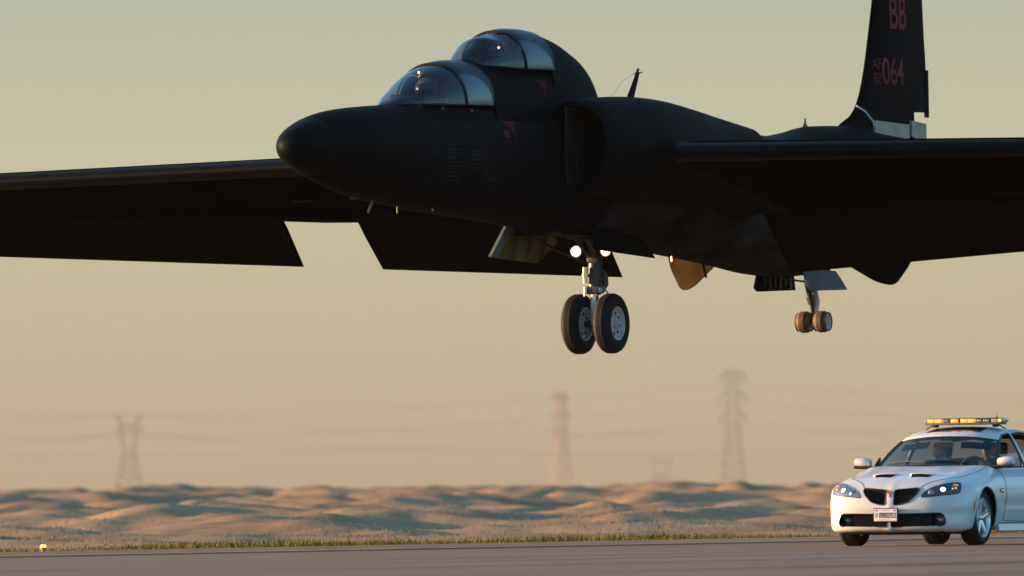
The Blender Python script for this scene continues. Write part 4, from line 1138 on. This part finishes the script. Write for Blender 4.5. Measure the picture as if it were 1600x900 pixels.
# wheels
def car_wheel(x, s_):
    t = empty('wheel', (x, s_ * .80, .338)); t.parent = car; R_, r, h = .338, .245, .122
    prof = [(r, -h * .8), (r + .01, -h * .93), (lerp(r, R_, .45), -h), (R_ - .02, -h * .88), (R_ - .004, -h * .72), (R_, -h * .6), (R_, -h * .36), (R_ - .008, -h * .34), (R_ - .008, -h * .30), (R_, -h * .28), (R_, h * .28), (R_ - .008, h * .30), (R_ - .008, h * .34), (R_, h * .36), (R_, h * .6), (R_ - .004, h * .72), (R_ - .02, h * .88), (lerp(r, R_, .45), h), (r + .01, h * .93), (r, h * .8)]
    MB().lathe(prof, (0, 0, 0), 'Y', 56).build('tyre', M_rubber, t, True, 45)
    o = s_ * 1
    rim = MB().lathe([(r + .006, o * h * .86), (r - .004, o * h * .92), (r - .018, o * h * .80), (r - .024, o * h * .3), (r - .03, -o * h * .7)], (0, 0, 0), 'Y', 48).build('rim', M_alloy, t, True, 40)
    MB().lathe([(r - .03, -o * h * .5), (0, -o * h * .5)], (0, 0, 0), 'Y', 32).build('inner_drum', M_well, t)
    MB().lathe([(.165, -o * .015), (.165, o * .0), (.07, o * .0), (.07, o * .02), (0, o * .02)], (0, 0, 0), 'Y', 40).build('brake_disc', M_disc, t, True, 40)
    for k in range(5):
        a = 2 * pi * k / 5 + .3; m = MB(); R = []
        for q, wd, yo, th in ((.03, .036, .070, .03), (.09, .038, .080, .028), (.15, .030, .088, .024), (.20, .034, .092, .022), (.232, .050, .094, .02)):
            pts = []
            for (dw, dy) in ((-1, -1), (-.75, 0), (-.2, -.12), (.2, -.12), (.75, 0), (1, -1)):
                cx = q * cos(a) - wd * dw * sin(a); cz = q * sin(a) + wd * dw * cos(a); pts.append((cx, o * (yo + dy * th), cz))
            R.append(pts)
        m.loft(R).build('spoke', M_alloy, t, True, 35)
    MB().lathe([(0, o * .098), (.022, o * .098), (.03, o * .09), (.032, o * .06)], (0, 0, 0), 'Y', 20).build('hub_cap', M_chromec, t, True, 40)
    for k in range(5):
        a = 2 * pi * k / 5 + .3 + pi / 5; MB().lathe([(0, o * .075), (.009, o * .075), (.01, o * .05)], (.052 * cos(a), 0, .052 * sin(a)), 'Y', 8).build('lug_nut', M_chromec, t)
for x in (0, -2.915):
    for s_ in (1, -1): car_wheel(x, s_)

# greenhouse
ROOF = [(0.0, -.47, 1.0), (.12, -.78, 1.135), (.26, -1.14, 1.322), (.32, -1.30, 1.388), (.40, -1.55, 1.438), (.50, -1.9, 1.472), (.60, -2.25, 1.470), (.70, -2.62, 1.43), (.76, -2.85, 1.38), (.88, -3.2, 1.21), (1.0, -3.58, 1.02)]
S_H, S_B = .285, .77
def roofc(s): x, z = spline(ROOF, s); return x, z
def kx(s): return lerp(.26, .10, min(1, s / S_H)) * (1 - sstep(S_H, .5, s)) - .12 * sstep(.6, 1, s)
def kz(s): return lerp(.045, .055, min(1, s / S_H))
def yedge(z): return .80 - .50 * (z - .93) + .035 * sin(pi * min(1, max(0, (z - .93) / .5)))
def T(s, t, off=0.):
    x, z = roofc(s); ze = z - kz(s); hw = yedge(ze)
    tt = abs(t); zz = z - kz(s) * tt ** 2.4
    return Vector((x - kx(s) * tt ** 2, t * hw, zz + off))
def tpatch(s0, s1, t0, t1, off, name, m_, par, ns=14, ntt=18, thick=0.):
    R = [[T(lerp(s0, s1, i / ns), lerp(t0, t1, j / ntt), off) for j in range(ntt + 1)] for i in range(ns + 1)]
    o = MB().loft(R, closed=False, cap=False).build(name, m_, par, True)
    if thick: so = o.modifiers.new('t', 'SOLIDIFY'); so.thickness = thick; so.offset = 0
    return o
gh = empty('greenhouse'); gh.parent = car
tpatch(.008, S_H, -.955, .955, .0, 'windshield', M_autoglass, gh, 12, 20)
tpatch(S_H, S_B, -1, 1, .0, 'roof', M_white, gh, 18, 20, .02)
tpatch(S_B, .985, -.93, .93, .0, 'rear_window', M_autoglass, gh, 10, 16)
tpatch(.345, .52, -.60, .60, .012, 'sunroof_glass', mat('sunroof_glass', (.01, .01, .012), .08, spec=.6), gh, 8, 14)
for t0, t1 in ((-1, -.955), (.955, 1)): tpatch(.0, S_H, t0, t1, .0, 'pillar_trim', M_blackp, gh, 12, 2, .012)
for t0, t1 in ((-1, -.93), (.93, 1)): tpatch(S_B, 1, t0, t1, .0, 'rear_pillar', M_white, gh, 10, 2, .012)
m = MB(); m.tube([T(S_H, lerp(-1, 1, k / 20), .001) for k in range(21)], .007, 6); m.build('windshield_seal', M_blackp, gh)
m = MB(); R = []
for k in range(21):
    t = lerp(-1, 1, k / 20); p = T(.004, t); R.append([p + Vector((.10, 0, -.035)), p + Vector((.05, 0, .0)), p + Vector((-.0, 0, .004)), p + Vector((-.06, 0, -.04))])
m.loft(R); m.build('cowl', M_blackp, gh, True, 50)
for (y0, y1) in ((.52, -.05), (-.08, -.62)):
    m = MB(); a = T(.02, y0 / .8, .02); b = T(.03, y1 / .8, .02); m.tube([a, (a + b) / 2 + Vector((.0, 0, .012)), b], .008, 6); m.build('wiper', M_blackp, gh)
def rail(x):
    # roof edge height over the length of the cabin
    lo, hi = 0., 1.
    for _ in range(25):
        mid = (lo + hi) / 2
        if T(mid, 1).x > x: lo = mid
        else: hi = mid
    return T(lo, 1).z
xs_ = [-.735, -.9, -1.1, -1.24, -1.4, -1.6, -1.9, -2.2, -2.5, -2.74, -2.9, -3.1, -3.3, -3.46]
OUT = [(x, rail(x)) for x in xs_] + [(-3.46, .95), (-2.4, .925), (-1.4, .915), (-.73, .915)]
W1 = [(-.80, .955), (-.84, .99), (-1.06, 1.145), (-1.28, 1.285), (-1.50, 1.36), (-1.74, 1.385), (-1.79, 1.37), (-1.80, .965)]
W2 = [(-1.86, .965), (-1.85, 1.38), (-2.2, 1.395), (-2.45, 1.375), (-2.66, 1.32), (-2.80, 1.22), (-2.84, 1.10), (-2.80, .985)]
W1 = round_poly(W1, .03, 3); W2 = round_poly(W2, .05, 3)
for s_ in (1, -1):
    v2, fs = refine_fill(OUT, .07, [W1, W2])
    o = mk('side_frame', [(v.x, s_ * yedge(v.y), v.y) for v in v2], fs, gh, M_white, True)
    so = o.modifiers.new('t', 'SOLIDIFY'); so.thickness = .03; so.offset = -1 if False else 0
    for Wn in (W1, W2):
        v2, fs = refine_fill(Wn, .07); g_ = mk('door_window', [(v.x, s_ * (yedge(v.y) - .008), v.y) for v in v2], fs, gh, M_autoglass, True)
        q = [Vector((x, s_ * (yedge(z) + .008), z)) for x, z in Wn]; q.append(q[0]); MB().tube(q, .014, 6, False).build('window_trim', M_blackp, g_, True)
    # mirrors
    mi = empty('door_mirror'); mi.parent = car
    hs = [(-.70, .0), (-.66, .9), (-.60, 1.0)]
    R = []
    for k in range(9):
        t = k / 8; y = lerp(.85, 1.05, t); w_ = .5 + .5 * sin(pi * min(1, t * 1.15) ** .8) if t < .9 else .55
        cz = 1.03 + .01 * t; hh = .062 * (.62 + .38 * sin(pi * (.15 + .7 * t))); dd = .07 * (.6 + .4 * sin(pi * (.15 + .7 * t)))
        R.append([(-.72 + dd * cos(a), s_ * y, cz + hh * sin(a) * (1 if sin(a) > 0 else .9)) for a in [2 * pi * q / 16 for q in range(16)]])
    MB().loft(R).build('mirror_shell', M_white, mi, True, 50)
    m = MB(); R = []
    for k in range(6):
        t = k / 5; y = lerp(.79, 1.05, t); R.append([(-.72 + .066 * cos(a), s_ * y,   .982 + .022 * sin(a) - .012 * (1 - t)) for a in [2 * pi * q / 12 for q in range(12)]])
    m.loft(R); m.build('mirror_base', M_blackp, mi, True, 50)
    m = MB(); m.prism([(-.77, .93), (-.68, .93), (-.80, 1.03), (-.93, 1.10), (-.90, .94)], s_ * .79, s_ * .815, 'Y'); m.build('mirror_sail', M_blackp, mi)
# light bar
lb = empty('light_bar', (-1.78, .03, 1.515)); lb.parent = car
m = MB(); m.box((0, 0, .0), (.26, 1.0, .03), None, .01); m.box((0, 0, .065), (.24, .92, .012), None, .004); m.build('bar_base', M_greyp, lb, True, 40)
for k in range(10):
    y = -.43 + k * .095; lit = k in (0, 1, 3, 4, 6) if False else k in (0, 1, 3, 4, 5)
ys_ = [(-.425, 1), (-.325, 1), (-.225, 0), (-.115, 1), (.015, 1), (.115, 1), (.215, 0), (.315, 0)]
for y, lit in ys_:
    mod_ = MB().box((.09, y, .036), (.05, .088, .044), None, .006).build('lamp_module', M_amberlit if lit else M_greyp, lb, True, 40)
    for q in (-.026, 0, .026):
        MB().lathe([(0, .118), (.009, .117), (.012, .112)], (0, y + q, .036), 'X', 10).build('lamp_cell', M_ambercore if lit else M_clear, mod_, True)
    MB().box((-.09, y, .036), (.05, .088, .044), None, .006).build('lamp_module', M_greyp, lb)
for y in (-.485, .44):
    R = []
    sgn = 1 if y > 0 else -1
    m = MB(); m.box((0, y if y < 0 else .455, .036), (.23, .05 if y < 0 else .16, .052), None, .02); m.build('end_lens', M_ambercore if y < 0 and False else M_clear, lb, True, 40)
m = MB(); m.lathe([(0, .124), (.016, .122), (.02, .11)], (0, .50, .036), 'X', 12); m.build('alley_light', M_ambercore, lb, True)
for y in (-.40, .40):
    m = MB(); m.box((0, y, -.025), (.12, .05, .04), None, .01); m.tube([(0, y, -.02), (0, y * 1.12, -.02), (-.0, y * 1.33, -.07)], .008, 6); m.build('bar_foot', M_blackp, lb, True, 40)
m = MB(); m.lathe([(0, 0), (.014, 0), (.011, .012), (.004, .018), (.003, .07), (0, .072)], (-.15, .36, .072), 'Z', 10); m.build('roof_aerial', M_blackp, lb, True, 40)
# cabin
cab = empty('cabin'); cab.parent = car
m = MB(); R = []
for k in range(9):
    y = lerp(-.70, .70, k / 8); hmp = .03 * exp(-((y - .37) / .18) ** 2); R.append([(-.62, y, .93), (-.80, y, .965 + hmp), (-1.0, y, .96 + hmp), (-1.08, y, .88), (-1.08, y, .6), (-.85, y, .6)])
m.loft(R).build('dashboard', M_cabin, cab, True, 40)
m = MB(); N = 24; m.tube([(-1.16 + .05 * sin(a) * 1, .37 + .18 * cos(a), .93 + .165 * sin(a)) for a in [2 * pi * k / N for k in range(N + 1)]], .016, 8, False); m.tube([(-1.17, .20, .93), (-1.17, .54, .93)], .014, 6); m.tube([(-1.05, .37, .86), (-1.17, .37, .93)], .03, 8); m.build('steering_wheel', M_tan, cab, True, 60)
for y in (.37, -.37):
    st = empty('front_seat'); st.parent = cab
    m = MB(); m.box((-1.62, y, .39), (.5, .5, .16), Matrix.Rotation(radians(-6), 3, 'Y'), .05); m.build('cushion', M_tan, st, True, 50)
    m = MB(); m.box((-1.92, y, .74), (.16, .48, .66), Matrix.Rotation(radians(-14), 3, 'Y'), .06); m.build('backrest', M_tan, st, True, 50)
    m = MB(); m.box((-2.01, y, 1.19), (.09, .26, .17), Matrix.Rotation(radians(-10), 3, 'Y'), .04); m.tube([(-1.99, y - .05, 1.05), (-2.0, y - .05, 1.15)], .007, 6); m.tube([(-1.99, y + .05, 1.05), (-2.0, y + .05, 1.15)], .007, 6); m.build('headrest', M_tan, st, True, 50)
m = MB(); m.box((-2.80, 0, .60), (.5, 1.3, .16), None, .05); m.box((-3.03, 0, .84), (.14, 1.3, .5), Matrix.Rotation(radians(-18), 3, 'Y'), .05); m.build('rear_bench', M_tan, cab, True, 50)
m = MB(); R = [[(-1.05, y, 1.27), (-1.08, y, 1.30), (-1.09, y, 1.235), (-1.06, y, 1.22)] for y in (-.12, -.06, .06, .12)]; m.loft(R); m.tube([(-1.09, 0, 1.28), (-1.16, 0, 1.32)], .012, 6); m.build('rear_view_mirror', M_tan, cab, True, 40)
m = MB(); R = [[T(s, lerp(-.9, .9, j / 12), -.045) for j in range(13)] for s in [lerp(S_H + .01, S_B, i / 8) for i in range(9)]]; m.loft(R, closed=False, cap=False); m.build('headliner', M_cabin, cab, True)
for y0 in (.37, -.37):
    m = MB(); R = [[T(.262, (y0 + d) / .62, -.03), T(.225, (y0 + d) / .62, -.055), T(.225, (y0 + d) / .62, -.065), T(.262, (y0 + d) / .62, -.04)] for d in (-.17, 0, .17)]; m.loft(R); m.build('sun_visor', M_cabin, cab)
# tail lamps, rear bumper trim (out of frame)
for s_ in (1, -1):
    side_patch([(-3.55, .86), (-3.85, .90), (-3.86, .74), (-3.6, .76)], .006, 'tail_lamp', M_redm, car, s_, .05)

# ------------------------------------------------------------------ people
M_skin = mat('skin', (.42, .24, .16), .5)
M_hair = mat('dark_hair', (.03, .02, .015), .6)
M_suit = mat('pressure_suit_khaki', (.035, .028, .015), .8, noise_amt=.2, noise_scale=12)
M_shirt = mat('dark_flight_shirt', (.05, .06, .045), .8, noise_amt=.2, noise_scale=12)
M_helmet = mat('helmet_white', (.13, .135, .14), .3)
M_visor = mat('helmet_visor', (.01, .01, .012), .08)
def person(mw, label, cloth, scale=1., helmet=False, hands=((.40, .17, .42), (.40, -.17, .42)), turn=0.):
    root = empty('person'); root.matrix_world = mw; root.scale = (scale,) * 3
    tag(root, label, 'person')
    V = []; E = []; R_ = []
    def v(p, r): V.append(tuple(p)); R_.append(r); return len(V) - 1
    def e(a, b): E.append((a, b)); return b
    pel = v((0, 0, .12), .135); sp = e(pel, v((-.03, 0, .30), .125)); ch = e(sp, v((-.03, 0, .48), .15)); up = e(ch, v((-.02, 0, .60), .12)); nk = e(up, v((0, 0, .685), .055)); e(nk, v((.01, 0, .76), .055))
    for s_ in (1, -1):
        hp = e(pel, v((.08, s_ * .10, .11), .10)); kn = e(hp, v((.46, s_ * .15, .20), .062)); an = e(kn, v((.60, s_ * .14, -.16), .042)); e(an, v((.74, s_ * .15, -.22), .038))
        sh = e(up, v((-.01, s_ * .18, .585), .068)); H_ = Vector(hands[0] if s_ > 0 else hands[1])
        el = Vector((.14, s_ * .25, .36)); eb = e(sh, v(el, .045)); d = (H_ - el).normalized(); wr = e(eb, v(H_ - d * .085, .029)); pm = e(wr, v(H_ - d * .03, .034))
        side = Vector((0, s_, 0)); side = (side - d * side.dot(d)).normalized(); nrm = d.cross(side) * s_
        if nrm.z > 0: nrm = -nrm
        for k, L in enumerate((.070, .078, .074, .060)):
            o = side * ((1.5 - k) * .021 * -1); b = H_ + d * .015 + o
            f0 = e(pm, v(b, .0095)); f1 = e(f0, v(b + d * L * .45 + nrm * .008, .0085)); e(f1, v(b + d * L * .62 + nrm * L * .55, .0075))
        t0 = e(pm, v(H_ - d * .01 - side * .038, .011)); e(t0, v(H_ + d * .03 - side * .052 + nrm * .02, .009))
    me = bpy.data.meshes.new('body'); me.from_pydata(V, E, []); o = bpy.data.objects.new('body', me); COL.objects.link(o)
    mo = o.modifiers.new('s', 'SKIN'); mo.use_smooth_shade = True; mo.branch_smoothing = .6
    for i, sv in enumerate(me.skin_vertices[0].data): sv.radius = (R_[i], R_[i] * (1.0 if i not in (1, 2, 3) else 1.15)); sv.use_root = (i == 0)
    so = o.modifiers.new('u', 'SUBSURF'); so.levels = 1; so.render_levels = 1
    bpy.context.view_layer.update()
    m2 = bpy.data.meshes.new_from_object(o.evaluated_get(bpy.context.evaluated_depsgraph_get())); bpy.data.objects.remove(o)
    bm = bmesh.new(); bm.from_mesh(m2)
    n0 = len(bm.verts)
    h = bmesh.ops.create_uvsphere(bm, u_segments=20, v_segments=16, radius=1)['verts']
    C_ = Vector((.035, 0, .845))
    for q in h:
        p = q.co.copy(); x, y, z = p
        s = Vector((.098 * x, .076 * y * (1 - .25 * max(0, -z)), .122 * z))
        if x > 0:
            s.x += .024 * exp(-(y / .16) ** 2 - ((z + .12) / .22) ** 2)          # nose
            s.x -= .012 * exp(-((abs(y) - .38) / .18) ** 2 - ((z - .10) / .14) ** 2)   # eye sockets
            s.x += .008 * exp(-(y / .3) ** 2 - ((z + .52) / .10) ** 2)           # lips
            s.x += .012 * exp(-(y / .35) ** 2 - ((z + .85) / .18) ** 2)          # chin
        s.y += math.copysign(.014, y) * exp(-((abs(y) - 1) / .12) ** 2 - (x / .18) ** 2 - (z / .3) ** 2)
        q.co = C_ + Matrix.Rotation(turn, 3, 'Z') @ s
    bm.to_mesh(m2); bm.free(); m2.materials.clear(); m2.materials.append(cloth); m2.materials.append(cloth if helmet else M_skin)
    for p in m2.polygons:
        p.use_smooth = True; c = p.center
        if c.z > .70 or min((c - Vector(hands[0])).length, (c - Vector(hands[1])).length) < .095: p.material_index = 1
    b = bpy.data.objects.new('body', m2); COL.objects.link(b); b.parent = root
    # collar, hair or helmet
    MB().lathe([(.062, -.02), (.07, .0), (.066, .022), (.058, .02)], (.0, 0, .70), 'Z', 20).build('collar', cloth, root, True)
    if not helmet:
        vs = []; fs = []; N, Mm = 18, 9
        for i in range(Mm + 1):
            th = i / Mm * 1.75
            for k in range(N):
                a = 2 * pi * k / N; lim = .62 + .38 * (0.5 - 0.5 * cos(a)); t = th * lim
                vs.append(C_ + Matrix.Rotation(turn, 3, 'Z') @ Vector((.106 * sin(t) * cos(a) - .004, .084 * sin(t) * sin(a), .131 * cos(t))))
        for i in range(Mm):
            for k in range(N): a_ = i * N + k; b_ = i * N + (k + 1) % N; fs.append((a_, b_, b_ + N, a_ + N))
        mk('hair', vs, fs, root, M_hair, True)
    else:
        m = MB(); prof = [(.152 * sin(t), .155 * cos(t)) for t in [pi * .80 * k / 12 for k in range(13)]]
        m.lathe(prof, C_ + Vector((-.01, 0, .0)), 'Z', 28); hm = m.build('helmet', M_helmet, root, True)
        vs = []; fs = []
        for i in range(7):
            for k in range(13):
                a = lerp(-1.15, 1.15, k / 12); z = lerp(-.55, .48, i / 6); r = .158 * sqrt(1 - z * z * .9)
                vs.append(C_ + Vector((-.01 + r * cos(a), r * sin(a), z * .155)))
        for i in range(6):
            for k in range(12): q = i * 13 + k; fs.append((q, q + 1, q + 14, q + 13))
        mk('visor', vs, fs, hm, M_visor, True)
        m = MB(); m.tube([C_ + Vector((.11, .03, -.09)), C_ + Vector((.20, .08, -.16)), C_ + Vector((.16, .16, -.30))], .016, 8); m.build('oxygen_hose', M_gear, root, True)
    return root
bpy.context.view_layer.update()
person(plane.matrix_world @ Matrix.Translation((4.98, 0, 2.62)), 'pilot in pale helmet sitting in the lower front cockpit', M_suit, 1.0, True)
person(plane.matrix_world @ Matrix.Translation((2.98, 0, 3.10)), 'instructor in pale helmet sitting in the raised rear cockpit', M_suit, 1.0, True)
person(car.matrix_world @ Matrix.Translation((-1.66, .37, .43)), 'dark haired driver at the wheel of the white sedan', M_shirt, .90, False, ((.50, .17, .60), (.50, -.17, .60)))

# ------------------------------------------------------------------ runway edge light
def runway_light():
    t = empty('runway_light', (-6.26, 197.2, 0)); g = ground_h(-6.26, 197.2); t.location.z = g; t.scale = (.78, .78, .78)
    tag(t, 'small amber runway edge light on a short stem in the grass at the left', 'runway light')
    M_y = mat('runway_light_yellow', (.45, .24, .03), .5); M_gl = mat('lit_amber_glass', (1, .6, .15), .2, emit=(1, .5, .10), estr=.32)
    MB().lathe([(0, 0), (.06, 0), (.06, .02), (.025, .03), (.022, .06)], (0, 0, 0), 'Z', 16).build('base', M_y, t, True, 40)
    MB().lathe([(.022, .055), (.03, .075), (.055, .115), (.058, .13), (.05, .135)], (0, 0, 0), 'Z', 16).build('lamp_body', M_y, t, True, 40)
    MB().lathe([(.052, .134), (.054, .165), (.04, .185), (0, .19)], (0, 0, 0), 'Z', 16).build('lens', M_gl, t, True)
runway_light()
